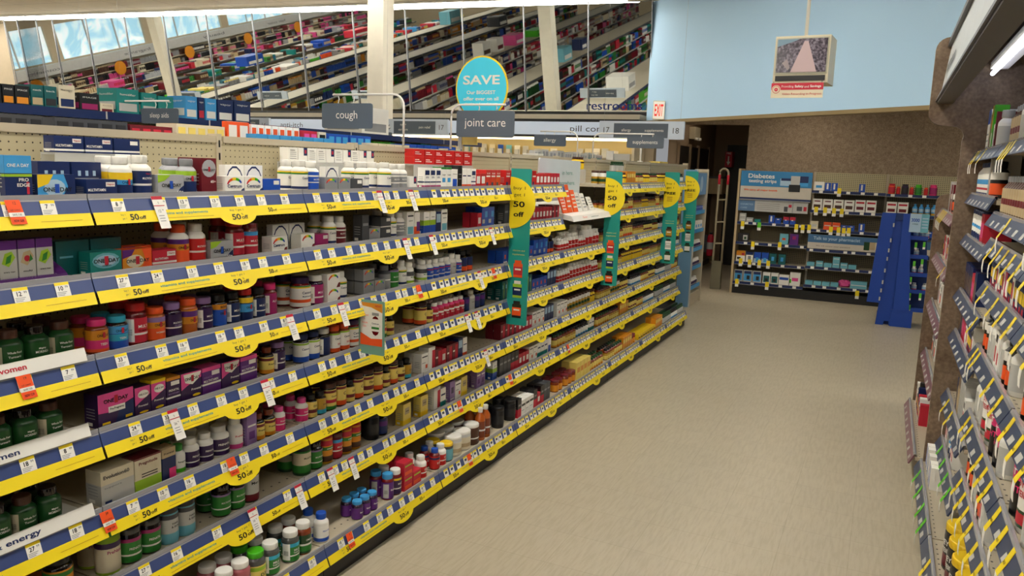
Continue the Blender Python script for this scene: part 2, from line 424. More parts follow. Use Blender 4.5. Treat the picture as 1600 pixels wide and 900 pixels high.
for i in range(len(xs)):
    x = xs[i]; y1 = 12.0-(CZ(x)-2.6)*math.tan(MT)
    b = MB(); r = .006
    b.add([(x-r, 11.985, 2.46), (x+r, 11.985, 2.46), (x+r, y1-.015, CZ(x)-.01), (x-r, y1-.015, CZ(x)-.01), (x-r, 12.0, 2.46), (x+r, 12.0, 2.46), (x+r, y1, CZ(x)-.01), (x-r, y1, CZ(x)-.01)],
          [(0,1,2,3),(7,6,5,4),(1,5,6,2),(4,0,3,7)], 'grey')
    tag(b.build('trim_%d' % (i+2)), kind='structure')
LEDGE = mat('ledge_paint', 'b3a994', .6)
struct('trim_20', MB().box(-19, 11.93, 2.545, -3.42, 12.15, 2.6, 'black'))
struct('trim_21', MB().box(-19, 11.62, 2.47, -3.45, 12.15, 2.545, LEDGE))
struct('trim_22', MB().box(-19, 11.58, 2.445, -3.45, 12.15, 2.47, 'black'))
# lettering on the mirror
b = MB()
my = lambda z: 12.0-(z-2.6)*math.tan(MT)-.012
b.text('restrooms', .19, lambda u, v, w=0: (-3.98+u, my(2.69+v), 2.69+v), mat('navy_letters', '1c2f78', .4), width=.90)
tag(b.build('restrooms_lettering'), 'dark blue restrooms lettering across the last mirror panel', 'lettering')

# ------------------------------------------------------------------ the wall run under the mirrors
HDR = mat('header_lightbox', 'c3cfe0', .4, .01, emit=.25)
hx = [-18.4, -14.2, -10.75, -6.95, -3.48]
for i in range(4):
    r = empty('header_sign', (0, 11.55, 0), label=['pale blue header light box far left under the mirrors, no writing in view', 'pale blue header light box under the mirrors, left of the anti-itch one', 'long pale header light box reading anti-itch and bandages', 'long pale header light box reading pill containers'][i], cat='sign', group='header light boxes over the back wall shelves')
    b = MB(); b.box(hx[i]+.02, 0, 2.19, hx[i+1]-.02, .4, 2.44, 'black'); b.build('case', r)
    b = MB(); b.box(hx[i]+.03, -.012, 2.225, hx[i+1]-.03, 0, 2.425, HDR)
    if i == 2:
        b.text('anti-itch', .12, FYN(-.014, -10.0, 2.325), 'dgrey', width=.52); b.text('bandages', .12, FYN(-.014, -7.55, 2.325), 'dgrey', width=.72)
    if i == 3: b.text('pill containers', .13, FYN(-.014, -4.02, 2.31), 'dgrey', width=1.0)
    b.build('lettering_panel', r)
WARM = mat('warm_tube', 'ffe2a8', .5, 0, emit=9)
r = empty('pegboard_shelving', (0, 11.6, 0), label='long lit cream pegboard shelving run along the mirrored wall', cat='shelving')
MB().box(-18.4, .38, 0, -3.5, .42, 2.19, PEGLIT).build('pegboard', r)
MB().box(-18.4, -.1, 0, -3.5, .38, .2, 'beige').build('base_deck', r)
MB().box(-18.4, .05, 2.15, -3.52, .1, 2.185, WARM).build('lamp_tube', r)
for z in (.55, .9, 1.25, 1.6):
    MB().box(-18.4, -.02, z-.02, -3.5, .38, z, 'beige').box(-18.4, -.03, z-.05, -3.5, -.02, z, 'navy').build('shelf', r)
b = MB(); b.box(-3.5, -.12, 0, -3.46, .42, 2.3, 'beige'); b.build('end_panel', r)

# ------------------------------------------------------------------ tall gondola we walk along: bays of shelves
GX, RX, BX = -2.49, -2.05, -1.95          # spine, shelf rail front, base rail front
BW = 0.9144
BY = [0.595+BW*k for k in range(10)]       # bay joints
ZS = [1.612, 1.385, 1.145, .918, .67, .437, .165]
PAINT = mat('shelf_paint', 'b9ae97', .45, .03)
PRICES = ['10', '7', '18', '12', '21', '27', '13', '19', '33', '16', '24', '8']
def chan(xo, dz, t=0):     # a point on the leaning price channel: dz below its top edge
    return xo+.015*(dz/.043)+t
def tag_mesh(kind, txt=None, w=.034, lod=0):
    b = MB()
    if kind == 'price':
        f = lambda u, v, ww=0: (chan(0, .021-v, .0025+ww), u, -.021+v)
        b.add([f(-w/2, -.019), f(w/2, -.019), f(w/2, .011), f(-w/2, .011)], [(0,1,2,3)], 'paperwhite')
        b.add([f(-w/2, .011), f(w/2, .011), f(w/2, .019), f(-w/2, .019)], [(0,1,2,3)], 'promoyel')
        if lod == 0:
            b.text(txt, .016, f, 'black', u=-.005, v=.003, w=.0006, maxw=.020, bold=True); b.text('99', .009, f, 'black', u=.012, v=.006, w=.0006)
            for k in range(3): b.add([f(-.018, -.008-.004*k, .0006), f(.010-.004*k, -.008-.004*k, .0006), f(.010-.004*k, -.0065-.004*k, .0006), f(-.018, -.0065-.004*k, .0006)], [(0,1,2,3)], 'grey')
        else:
            b.add([f(-w*.3, -.004, .0006), f(w*.25, -.004, .0006), f(w*.25, .008, .0006), f(-w*.3, .008, .0006)], [(0,1,2,3)], 'dgrey')
    else:
        H = .062 if kind == 'orange' else .098
        f = lambda u, v, ww=0: (.004+.022*(-v/.07)+ww, u-.10*v, v)
        y = w*.5
        if kind == 'orange':
            b.poly([(-y, -H), (y, -H), (y, 0), (-y, 0)], f, 'orangetag'); b.poly([(-y, -.043), (y, -.043), (y, -.032), (-y, -.032)], lambda u, v, ww=0: f(u, v, .0006), 'paperwhite')
            b.text(txt or '12', .010, f, 'black', u=.003, v=-.008, w=.001); b.text('LAST CHANCE', .006, f, 'maroon', v=-.026, w=.001, width=.026)
            b.text('SAVE 7.00', .0075, f, 'black', v=-.0375, w=.0015, width=.024); b.text('NOW 12.99', .009, f, 'maroon', v=-.053, w=.001, width=.026, bold=True)
        else:
            b.poly([(-y*.95, -H), (y*.95, -H), (y, 0), (-y, 0)], f, 'paperwhite'); b.poly([(-y, -.010), (y, -.010), (y, 0), (-y, 0)], lambda u, v, ww=0: f(u, v, .0006), 'redtag')
            b.poly([(-y, -.030), (y, -.030), (y, -.0275), (-y, -.0275)], lambda u, v, ww=0: f(u, v, .0006), 'redtag')
            b.text(txt or '12', .012, f, 'black', u=-.004, v=-.045, w=.001); b.text('99', .006, f, 'black', u=.008, v=-.042, w=.001); b.text('5', .009, f, 'black', v=-.020, w=.001)
            for k in range(3): b.poly([(-.012, -.060-.008*k), (.008, -.060-.008*k), (.008, -.058-.008*k), (-.012, -.058-.008*k)], lambda u, v, ww=0: f(u, v, .0006), 'grey')
    return b.mesh(kind+'_tag')
TAGS = {}
def tmesh(kind, txt=None, w=.034, lod=0):
    k = (kind, txt, w, lod)
    if k not in TAGS: TAGS[k] = tag_mesh(*k)
    return TAGS[k]
def promo_mesh(L, lod, plain=False, tab=.55):
    b = MB(); x0 = .0155
    f = lambda u, v, w=0: (x0+.014*(-v/.034)+w, u, -.040+v)
    y0, y1 = .004, L-.004
    if plain: b.poly([(y0, -.034), (y1, -.034), (y1, 0), (y0, 0)], f, 'promoyel')
    else:
        c, r = tab, .088
        low = [(y0, -.034), (c-r-.03, -.034)] + [(c-r+.004+(2*r-.008)*k/14, -.034-.028*sin(pi*k/14)**.6) for k in range(15)] + [(c+r+.03, -.034), (y1, -.034)]
        b.poly(low+[(y1, 0), (y0, 0)], f, 'promoyel')
    if lod < 2:
        b.text('vitamins and supplements', .011, f, 'promoteal', u=(.32 if not plain else .5), v=-.012, w=.0008, width=.20, bold=lod == 0)
        if not plain:
            b.text('50', .024, f, 'black', u=.135, v=-.017, w=.0008, width=.030, bold=True); b.text('off', .014, f, 'black', u=.164, v=-.019, w=.0008, width=.024, bold=True)
            b.text('50', .020, f, 'black', u=c+r+.075, v=-.016, w=.0008, width=.024, bold=True); b.text('off', .012, f, 'black', u=c+r+.098, v=-.018, w=.0008, width=.019)
            b.text('50', .026, f, 'black', u=c-.012, v=-.034, w=.0008, width=.040, bold=True); b.text('off', .017, f, 'black', u=c+.027, v=-.036, w=.0008, width=.030, bold=True)
            b.text('buy 1 get 1', .010, f, 'dgrey', u=c-.002, v=-.012, w=.0008, width=.062)
            b.text('%', .009, f, 'black', u=c+.018, v=-.026, w=.0008, width=.009)
            if lod == 0:
                b.text('buy 1', .0075, f, 'dgrey', u=.098, v=-.010, w=.0008); b.text('get 1', .0075, f, 'dgrey', u=.100, v=-.021, w=.0008)
        if lod == 0:
            b.poly([(.22, -.026), (.44, -.026), (.44, -.0245), (.22, -.0245)], lambda u, v, w=0: f(u, v, .0008), 'gold')
            b.poly([(.76, -.018), (.88, -.018), (.88, -.0168), (.76, -.0168)], lambda u, v, w=0: f(u, v, .0008), 'gold')
    elif not plain:
        b.text('50 off', .020, f, 'black', u=.15, v=-.017, w=.0008, width=.06, bold=True); b.text('50off', .024, f, 'black', u=c, v=-.034, w=.0008, width=.06, bold=True)
        b.text('50 off', .018, f, 'black', u=c+r+.09, v=-.017, w=.0008, width=.05, bold=True)
    return b.mesh('promo_strip')
def channel_mesh(L):
    b = MB(); y0, y1 = .002, L-.002
    b.box(-.006, y0, -.012, .0, y1, .013, 'clearlip')
    b.add([(0,y0,0),(0,y1,0),(.015,y1,-.043),(.015,y0,-.043),(-.006,y0,0),(-.006,y1,0),(.009,y1,-.045),(.009,y0,-.045)],
          [(0,3,2,1),(4,5,6,7),(0,4,7,3),(1,2,6,5),(3,7,6,2)], 'blueprice')
    b.add([(.001,y0,-.0005),(.001,y1,-.0005),(.0025,y1,-.0045),(.0025,y0,-.0045)], [(0,3,2,1)], 'clearlip')
    return b.mesh('price_channel')
CH = channel_mesh(BW)
PROMO = {}
def board_mesh(depth, L=BW, thick=.022, m=PAINT):
    b = MB(); b.box(-depth, .003, -thick, -.004, L-.003, 0, m)
    for k in range(int(L/.0457)):       # the row of slots near the front lip
        y = .02+.0457*k; b.box(-.075, y, -.0002, -.068, y+.007, .0006, 'dark')
    return b.mesh('shelf')
BOARD, BASEB = board_mesh(.42), board_mesh(.52, thick=.03)
BAYNAME = lambda k: ['nearest', 'second', 'third', 'fourth', 'fifth', 'sixth', 'seventh', 'eighth', 'ninth'][k]
BAYS, SHELVES = [], {}
for k in range(9):
    r = empty('shelving_bay', (GX, BY[k], 0), label='cream pegboard shelving bay along the left, %s of nine from the viewer' % BAYNAME(k), cat='shelving', group='bays of the vitamin aisle gondola')
    BAYS.append(r)
    b = MB(); b.box(-.02, .001, .12, .02, BW-.028, 1.80, PEG); b.box(-.022, .012, 1.795, .026, BW-.012, 1.822, PAINT); b.build('back_panel', r)
    b = MB(); b.box(-.022, BW-.028, 0, .028, BW-.001, 1.83, PAINT)
    for q in range(34): b.box(.0279, BW-.018, .1+q*.0508, .0287, BW-.010, .128+q*.0508, 'black')
    b.build('upright', r)
    MB().box(-.02, .002, 0, .537, BW-.002, .125, mat('kick_plate', '1d1b1a', .5)).build('kick_plate', r)
    lod = 0 if k < 3 else (1 if k < 5 else 2)
    for s, z in enumerate(ZS):
        if k == 5 and s in (0, 1): continue
        base = s == 6
        fr = (BX if base else RX)-GX
        sh = obj('shelf', BASEB if base else BOARD, r, (fr, 0, z)); SHELVES[(k, s)] = sh
        obj('price_channel', CH, sh)
        pk = ('plain', lod) if k == 0 else ('tab', lod)
        if pk not in PROMO: PROMO[pk] = promo_mesh(BW, lod, plain=(k == 0))
        obj('promo_strip', PROMO[pk], sh)
        n = [7, 7, 9, 13, 14, 14, 14, 14, 14][k]
        if k == 1 and s in (5,): n = 5
        pos = [(.04+(BW-.08)*(i+.5+random.uniform(-.22, .22))/n) for i in range(n)]
        for i, y in enumerate(pos):
            w = .042
            obj('price_tag', tmesh('price', random.choice(PRICES) if lod == 0 else None, w, min(lod, 1) if k > 1 else 0), sh, (0, y, 0))
def hang(kind, px, py, txt=None, name=None):
    best = None
    for (k, s), sh in SHELVES.items():
        X = (BX if s == 6 else RX)+.01
        p = onX(px, py, X)
        if BY[k] <= p.y < BY[k+1]:
            d = abs(p.z+.045-ZS[s])
            if best is None or d < best[0]: best = (d, k, s, p.y)
    if best is None: return
    _, k, s, y = best
    obj('clearance_tag' if kind == 'orange' else 'sale_tag', tmesh(kind, txt, .040), SHELVES[(k, s)], (0.004, y-BY[k], .002))
for p in [(20, 330, '12'), (37, 603, '19'), (165, 806, '39'), (360, 718, '17'), (653, 455, '9'), (770, 425, '9'), (717, 628, '9'), (545, 847, '9'), (732, 718, '9'), (796, 590, '8'), (887, 536, '8')]: hang('orange', *p)
for p in [(245, 330, '12'), (413, 620, '24'), (270, 673, '26'), (393, 812, '10'), (452, 508, '13'), (532, 488, '10'), (592, 318, '9'), (641, 318, '9'), (632, 388, '8'), (673, 383, '7'), (748, 437, '7'), (728, 515, '7'), (743, 508, '6'), (757, 567, '9'), (515, 748, '10'), (548, 728, '12'), (465, 770, '10'), (766, 368, '7')]: hang('sale', *p)
# the bare end of the spine beyond the last shelf
b = MB(); b.box(GX-.02, BY[9]+.015, .1, GX+.02, 10.62, 1.80, PEG); b.box(GX-.022, BY[9]+.012, 1.795, GX+.026, 10.62, 1.822, PAINT); b.box(GX-.02, BY[9]+.015, 0, GX+.06, 10.62, .1, 'dark')
rr = empty('gondola_end', (0, 0, 0), label='bare cream pegboard spine past the last bay, before the blue end case', cat='shelving')
b.build('back_panel', rr)
b = MB(); b.box(GX-.03, 10.62, 0, GX+.035, 10.66, 1.84, PAINT)
for q in range(34): b.box(GX+.0349, 10.636, .1+q*.0508, GX+.0357, 10.644, .128+q*.0508, 'black')
b.build('upright', rr)
# far side of this gondola: overstock shelf whose goods show over the spine
r = empty('rear_shelving', (0, 0, 0), label='shelves on the far side of the vitamin gondola, behind its spine', cat='shelving')
for s, z in enumerate([1.60, 1.3, 1.0, .7, .42, .17]):
    bb = MB(); bb.box(GX-.42, .6, z-.022, GX-.03, 10.6, z, PAINT); bb.box(GX-.435, .6, z-.05, GX-.42, 10.6, z, 'blueprice'); bb.build('shelf', r)
MB().box(GX-.44, .6, 0, GX-.03, 10.6, .1, 'dark').build('base', r)

# ------------------------------------------------------------------ white stock trays on the nearest bay
for s, txt, pxr, col in ((2, 'women', 42, 'redtag'), (3, 'for men', 31, 'navy'), (4, 'food & energy', 65, 'navy')):
    z = ZS[s]; xf = RX-.006
    r = empty('stock_tray', (xf, BY[0], z), label='white tray reading %s holding dark green bottles in the nearest bay' % txt, cat='tray')
    b = MB(); b.box(-.30, .30, .0, 0, BW-.03, .008, 'white')
    f = lambda u, v, w=0: (.002+.012*(1-v/.036)+w, u, .002+v)
    b.add([f(.30, 0), f(BW-.03, 0), f(BW-.03, .036), f(.30, .036), f(.30, 0, -.006), f(BW-.03, 0, -.006), f(BW-.03, .036, -.006), f(.30, .036, -.006)],
          [(0,1,2,3),(7,6,5,4),(3,2,6,7),(1,5,6,2),(0,3,7,4)], 'white'); b.build('tray', r)
    b = MB(); ye = Yat(pxr, xf+.01, z+.02)-BY[0]; wd = .026*len(txt)*.62
    b.text(txt, .020, f, col, u=ye-wd/2, v=.018, w=.001, width=wd, bold=True)
    b.build('lettering', r)
z = ZS[1]; r = empty('stock_tray', (RX-.02, BY[0], z), label='purple tray cover reading NEW CHAPTER at the end of the second shelf', cat='tray')
b = MB(); Y1 = Yat(112, RX, z+.03)-BY[0]
f = lambda u, v, w=0: (.004-.10*(v/.05)**1.5+w, u, .012+v)
n = 8
for k in range(n):
    v0, v1 = .05*k/n, .05*(k+1)/n
    b.add([f(.2, v0), f(Y1, v0), f(Y1, v1), f(.2, v1)], [(0,1,2,3)], 'purple')
b.add([f(Y1, .05*k/n) for k in range(n+1)]+[(-.1, Y1, .012)], [tuple(range(n+2))], 'white')
b.box(-.1, .2, .002, .004, Y1, .012, 'white')
b.text('NEW CHAPTER', .016, f, 'lilac', u=Y1-.115, v=.024, w=.0015, width=.15, bold=True)
b.text('vitamins & supplements', .007, f, 'lilac', u=Y1-.115, v=.008, w=.0015, width=.17)
b.build('cover', r)

# ------------------------------------------------------------------ fins standing out into the aisle
def fin(Y, X0, X1, z0, z1, word, pics, lb):
    r = empty('promotion_fin', (X0, Y, 0), label=lb, cat='sign', group='teal promotion fins on the vitamin aisle')
    W = X1-X0
    b = MB(); pts = [(0, z0)]+arc(W-.012, z0+.012, .012, -90, 0, 3)+arc(W-.012, z1-.012, .012, 0, 90, 3)+[(0, z1)]
    b.poly(pts, lambda u, v, w=0: (u, w, v), mat('teal_card', '1c968c', .45), .004)
    b.text('vitamins and', .014, FYN(-.002, W/2, z1-.49), 'ltyel', width=W*.6); b.text('supplements', .014, FYN(-.002, W/2, z1-.515), 'ltyel', width=W*.6)
    for k in range(3): b.box(W*.2, -.0015, z0+.05+.022*k, W*.8, 0, z0+.053+.022*k, 'promoteal')
    b.build('card', r)
    b = MB(); c = z1-.205; R = .155
    pp = [(0, c-R)]+[(R*1.08*sin(radians(t)), c-R*cos(radians(t))) for t in range(10, 180, 8)]+[(0, c+R)]
    b.poly(pp, lambda u, v, w=0: (u, w-.006, v), 'promoyel', .004)
    for t, s, dz, w, bold in (('buy 1', .026, .088, .078, False), ('get 1', .026, .048, .072, False), (word[0], .046 if word[0] == '50' else .036, -.006, .075 if word[0] == '50' else .115, True), (word[1], .040, -.066, .068, True)):
        if t: b.text(t, s, FYN(-.008, .062, c+dz), 'black', bold=bold, width=w)
    if word[0] == 'FREE':
        for q in range(3): b.box(.035, -.0075, c-.05-.018*q, .09, -.0065, c-.042-.018*q, 'gold')
    b.build('yellow_disc', r)
    zz = z1-.60
    for q, pc in enumerate(pics):
        b = MB(); f = FYN(-.002, W/2, zz)
        b.poly([(-.03, -.055), (.03, -.055), (.03, .03), (-.03, .03)], f, pc[0]); b.poly([(-.022, .03), (.022, .03), (.022, .05), (-.022, .05)], lambda u, v, w=0: f(u, v, .0002), pc[1])
        b.poly([(-.03, -.04), (.03, -.04), (.03, .01), (-.03, .01)], lambda u, v, w=0: f(u, v, .0006), pc[2]); b.poly([(-.02, -.01), (.02, -.01), (.02, .0), (-.02, .0)], lambda u, v, w=0: f(u, v, .001), 'white')
        b.build('product_picture', r); zz -= .125
P1 = [('orange', 'orange', 'redtag'), ('lime', 'white', 'navy'), ('black', 'black', 'orange')]
fin(4.30, -2.05, -1.915, .775, 1.725, ('50', 'off'), P1, 'nearest teal fin with yellow buy 1 get 1 50 off disc')
fin(6.07, -2.05, -1.915, .80, 1.72, ('50', 'off'), P1, 'teal fin with yellow 50 off disc beyond the white leaflet stand')
P2 = [('brown', 'black', 'gold'), ('white', 'black', 'lgrey'), ('dgreen', 'black', 'white')]
fin(7.92, -2.05, -1.90, .80, 1.725, ('FREE', ''), P2, 'teal fin with yellow buy 1 get 1 FREE disc, nearer of the two')
fin(8.86, -2.06, -1.92, .90, 1.74, ('FREE', ''), P2, 'teal fin with yellow FREE disc next to the blue end case')

# small advertising flag on the third rail
r = empty('advertising_flag', (-2.045, 2.80, 0), label='small orange and white bottle advertisement flag clipped to a shelf rail', cat='sign')
b = MB(); pts = arc(.118, .905+.0, .006, -90, 0, 2)+arc(.118, 1.135, .006, 0, 90, 2)+[(-.012, 1.141), (-.012, .899)]
b.poly(pts, lambda u, v, w=0: (u, w, v), mat('sage_card', '6f9c8c', .5), .003); b.build('card', r)
b = MB(); f = FYN(-.002, .056, 1.03)
b.poly([(-.058, -.09), (.058, -.09), (.058, .10), (-.058, .10)], f, 'white')
b.poly([(-.058, -.09), (.058, -.09), (.058, -.055), (0, -.06), (-.058, -.035)], lambda u, v, w=0: f(u, v, .0004), 'orange')
b.poly([(-.058, .10), (-.058, .085), (0, .08), (.058, .06), (.058, .10)], lambda u, v, w=0: f(u, v, .0004), 'amber')
b.text('NEW!', .012, f, 'redtag', u=.035, v=.088, w=.001, bold=True); 
for q, t in enumerate(('Crafted', 'for', 'Adults', '50+')): b.text(t, .012 if q != 1 else .008, f, 'orangetag', u=-.034, v=.045-.017*q, w=.001, maxw=.04)
b.poly(arc(.022, 0, .024, 0, 360, 12, .044)[:-1], lambda u, v, w=0: f(u, v, .0008), 'redglass'); b.poly([(.004, .045), (.04, .045), (.04, .058), (.004, .058)], lambda u, v, w=0: f(u, v, .0009), 'grey')
b.poly([(-.001, -.025), (.045, -.025), (.045, .03), (-.001, .03)], lambda u, v, w=0: f(u, v, .0011), 'white'); b.text('Centrum', .010, f, 'navy', u=.022, v=.01, w=.0014, width=.038, bold=True)
b.poly([(.002, -.015), (.042, -.015), (.042, -.005), (.002, -.005)], lambda u, v, w=0: f(u, v, .0013), 'green')
b.build('printed_sheet', r)
b = MB(); b.lathe([(.013, 0), (.013, .01)], 12, 'black'); b.v = [(p[0]-.012, p[2]-.005, p[1]+1.125) for p in b.v]; b.build('clip', r)

# ------------------------------------------------------------------ leaflet stand in the sixth bay
r = empty('leaflet_stand', (-2.06, 5.2, 0), label='white sloping leaflet tray with orange brochures and a backing board', cat='display')
b = MB(); f = lambda u, v, w=0: (-.09+w+.16*0, u, v)
b.add([(.05, .03, 1.40), (.05, .93, 1.40), (-.36, .93, 1.47), (-.36, .03, 1.47), (.07, .03, 1.36), (.07, .93, 1.36), (-.36, .93, 1.44), (-.36, .03, 1.44)],
      [(0,1,2,3),(7,6,5,4),(0,4,5,1),(1,5,6,2),(3,7,4,0)], 'white')
b.text('Target', .022, lambda u, v, w=0: (.062, .28+u, 1.38+v), 'orangetag', width=.10); b.text('supplements', .016, lambda u, v, w=0: (.062, .50+u, 1.38+v), 'dteal', width=.16)
b.build('tray', r)
b = MB(); pts = [(.06, 1.5)]+[(.62, 1.5)]+arc(.60, 1.77, .02, 0, 90, 3)+arc(-.16, 1.78, .02, 90, 180, 3)+[(-.18, 1.5)]
b.poly(pts, lambda u, v, w=0: (-.12+w, u, v), mat('board_white', 'c9d3d8', .4), -.012)
b.text('in here.', .045, lambda u, v, w=0: (-.117, .35+u, 1.70+v), 'promoteal', width=.22); b.text('everywhere.', .045, lambda u, v, w=0: (-.117, .32+u, 1.62+v), 'promoteal', width=.38)
b.build('backing_board', r)
for q, (y, c, h) in enumerate([(.06, 'orange', .12), (.15, 'orange', .20), (.27, 'orange', .16), (.36, 'white', .14), (.48, 'white', .13), (.64, 'white', .10)]):
    b = MB(); b.add([(-.02, y, 1.415), (-.02, y+.085, 1.415), (-.07, y+.085, 1.415+h), (-.07, y, 1.415+h), (-.03, y, 1.415), (-.03, y+.085, 1.415), (-.08, y+.085, 1.415+h), (-.08, y, 1.415+h)],
        [(0,1,2,3),(7,6,5,4),(3,2,6,7),(1,5,6,2),(0,3,7,4)], c)
    for l in range(4):
        t = .2+.18*l; b.add([(-.019-.05*t, y+.01, 1.415+h*t), (-.019-.05*t, y+.075, 1.415+h*t), (-.019-.05*(t+.06), y+.075, 1.415+h*(t+.06)), (-.019-.05*(t+.06), y+.01, 1.415+h*(t+.06))], [(0,1,2,3)], 'white' if c == 'orange' else 'grey')
    tag(b.build('brochure', None, (-2.06, 5.2, 0)), ('orange' if c == 'orange' else 'white')+' leaflet %s from the left on the white leaflet stand' % ORD[q], 'leaflet', 'leaflets on the stand')

# ------------------------------------------------------------------ hanging category signs
SLATE = mat('slate_sign', '55606c', .45, .02)
ROD = mat('white_rod', 'e4e2dc', .4)
def catsign(word, pole, plate, arm_z, lb, lines=None):
    """pole (x, y, z0), plate (x0, x1, z0, z1), arm height"""
    px_, py_, pz = pole; x0, x1, z0, z1 = plate
    r = empty('category_sign', (px_, py_, pz), label=lb, cat='sign', group='dark hanging category signs')
    sgn = 1 if (x0+x1)/2 > px_ else -1
    far = max(x0, x1) if sgn > 0 else min(x0, x1)
    reach = abs(far-px_)*.86; R = .07; H = arm_z-pz
    pts = [(0, 0, 0), (0, 0, H-R)]+[(sgn*(R-R*cos(radians(t))), 0, H-R+R*sin(radians(t))) for t in (18, 36, 54, 72, 90)]+[(sgn*reach, 0, H)]
    MB().tube(pts, .0065, ROD).build('bracket', r)
    b = MB(); X0, X1, Z0, Z1 = x0-px_, x1-px_, z0-pz, z1-pz; q = .014
    pts = arc(X1-q, Z0+q, q, -90, 0, 3)+arc(X1-q, Z1-q, q, 0, 90, 3)+arc(X0+q, Z1-q, q, 90, 180, 3)+arc(X0+q, Z0+q, q, 180, 270, 3)
    b.poly(pts, lambda u, v, w=0: (u, w-.003, v), SLATE, .006)
    cx, cz = (X0+X1)/2, (Z0+Z1)/2
    ls = lines or [word]
    for k, t in enumerate(ls):
        b.text(t, (Z1-Z0)*(.46 if len(ls) == 1 else .30), FYN(-.0045, cx, cz+(.0 if len(ls) == 1 else (Z1-Z0)*(.17-.34*k))), 'white', maxw=(X1-X0)*.8)
    b.build('plate', r)
    for u in (.38, .68):
        x = X0+(X1-X0)*u if sgn > 0 else X1-(X1-X0)*u
        MB().tube([(x, 0, H), (x+.004, .006, (H+Z1)/2), (x, 0, Z1-.01)], .0035, ROD, 6).build('hook', r)
catsign('joint care', (GX, 4.33, 1.83), (-2.45, -2.055, 1.905, 2.065), 2.10, 'dark grey joint care sign hanging over the vitamin shelves')
catsign('cough', (GX-.04, 3.86, 1.83), (-3.11, -2.745, 1.925, 2.07), 2.12, 'dark grey cough sign on a curved white rod')
catsign('supplements', (GX, 6.95, 1.83), (-2.17, -1.83, 1.93, 2.03), 2.055, 'dark grey supplements sign near the far end of the gondola')
catsign('allergy', (GX-.02, 6.6, 1.83), (-2.93, -2.62, 1.92, 2.02), 2.05, 'dark grey allergy sign left of the leaflet stand')
catsign('sleep aids', (-5.09, 4.01, 2.0), (-4.83, -4.47, 1.945, 2.05), 2.10, 'dark grey sleep aids sign before the teal boxes')
catsign('children', (-5.56, 7.9, 2.02), (-5.72, -5.34, 1.93, 2.07), 2.13, 'dark grey childrens medicine sign beside the white column', ["children's", 'medicine'])
r = empty('sign_pole', (GX, 8.5, 1.82), label='short white pole rising behind the supplements sign', cat='pole')
MB().tube([(0, 0, 0), (0, 0, .2)], .012, ROD).build('pole_rod', r); MB().lathe([(.03, 0), (.03, .012)], 12, ROD).build('foot', r)

# round SAVE sign
r = empty('save_sign', (GX+.02, 4.42, 1.83), label='round blue SAVE sign on a yellow board over the joint care sign', cat='sign')
MB().box(-.012, -.012, 0, .012, .012, .42, 'lgrey').build('pole', r)
b = MB(); b.box(.012, -.004, .03, .12, .004, .36, mat('cream_yellow_board', 'e5cf73', .5)); b.build('board', r)
b = MB(); cx, cz = .145, .375; rr_, rz_ = .172, .185
b.poly(arc(cx, cz, rr_+.01, 0, 360, 40, rz_+.01)[:-1], lambda u, v, w=0: (u, w-.012, v), 'yellow', .005)
b.poly(arc(cx, cz, rr_, 0, 360, 40, rz_)[:-1], lambda u, v, w=0: (u, w-.0145, v), mat('save_blue', '42d0ee', .4), .002)
for t, s, dz, w in (('SAVE', .075, .05, .255), ('Our BIGGEST', .03, -.025, .20), ('offer ever on all', .030, -.063, .245), ('vitamins and supplements', .018, -.095, .235)):
    b.text(t, s, FYN(-.017, cx, cz+dz), 'white', bold=True, width=w)
b.build('disc', r)

# aisle number signs hung over each gondola
def aisle_sign(cx, Y, n, words, lb, wid=.95):
    r = empty('aisle_sign', (cx, Y, 2.07), label=lb, cat='sign', group='aisle number signs over the gondolas')
    b = MB(); b.box(-wid/2, -.02, 0, wid/2, .02, .19, 'signpale'); b.build('frame', r)
    b = MB(); b.box(-wid*.32, -.024, .012, wid*.32, -.02, .165, SLATE)
    for k, t in enumerate(words):
        ls = t if isinstance(t, list) else [t]
        for q, l in enumerate(ls): b.text(l, .042, FYN(-.0265, -wid*.17+k*wid*.33, .088+(.03-.06*q if len(ls) > 1 else 0)), 'white', maxw=wid*.29)
    b.text(str(n), .085, FYN(-.0225, -wid*.41, .092), 'dgrey', maxw=.09); b.text(str(n+1), .085, FYN(-.0225, wid*.41, .092), 'dgrey', maxw=.09)
    b.build('face', r)
    b = MB(); b.box(-wid*.32, .02, .012, wid*.32, .024, .165, SLATE)
    for s_, t in ((-1, words[0]), (1, words[1])):
        ls = t if isinstance(t, list) else [t]
        for q, l in enumerate(ls): b.text(l, .042, lambda u, v, w=0: (-(s_*wid*.17)*-1-u, .0265, .088+v+(.03-.06*q if len(ls) > 1 else 0)), 'white', maxw=wid*.29)
    b.build('rear_face', r)
    for s_ in (-1, 1): MB().tube([(s_*wid*.45, 0, .19), (s_*wid*.45, 0, CZ(cx)-2.07)], .0009, 'grey', 4).build('wire', r)
aisle_sign(-2.50, 8.5, 17, ['allergy', 'supplements'], 'aisle sign 17 and 18 reading allergy and supplements')
aisle_sign(-5.40, 8.5, 16, [['eye +', 'ear care'], 'pain relief'], 'aisle sign 16 reading eye and ear care and pain relief')
aisle_sign(-8.22, 8.5, 15, ['foot care', ['protective', 'underwear']], 'aisle sign ending in 16 reading protective underwear')
for q, (n, w) in enumerate([(14, ['first aid', 'cotton']), (13, ['hair care', 'brushes']), (12, ['shampoo', 'styling']), (11, ['oral care', 'soap']), (10, ['shaving', 'lotion'])]):
    aisle_sign(-11.1-2.9*q, 8.5, n, w, 'aisle sign %d reading %s and %s, seen in the mirrors' % (n, w[0], w[1]))
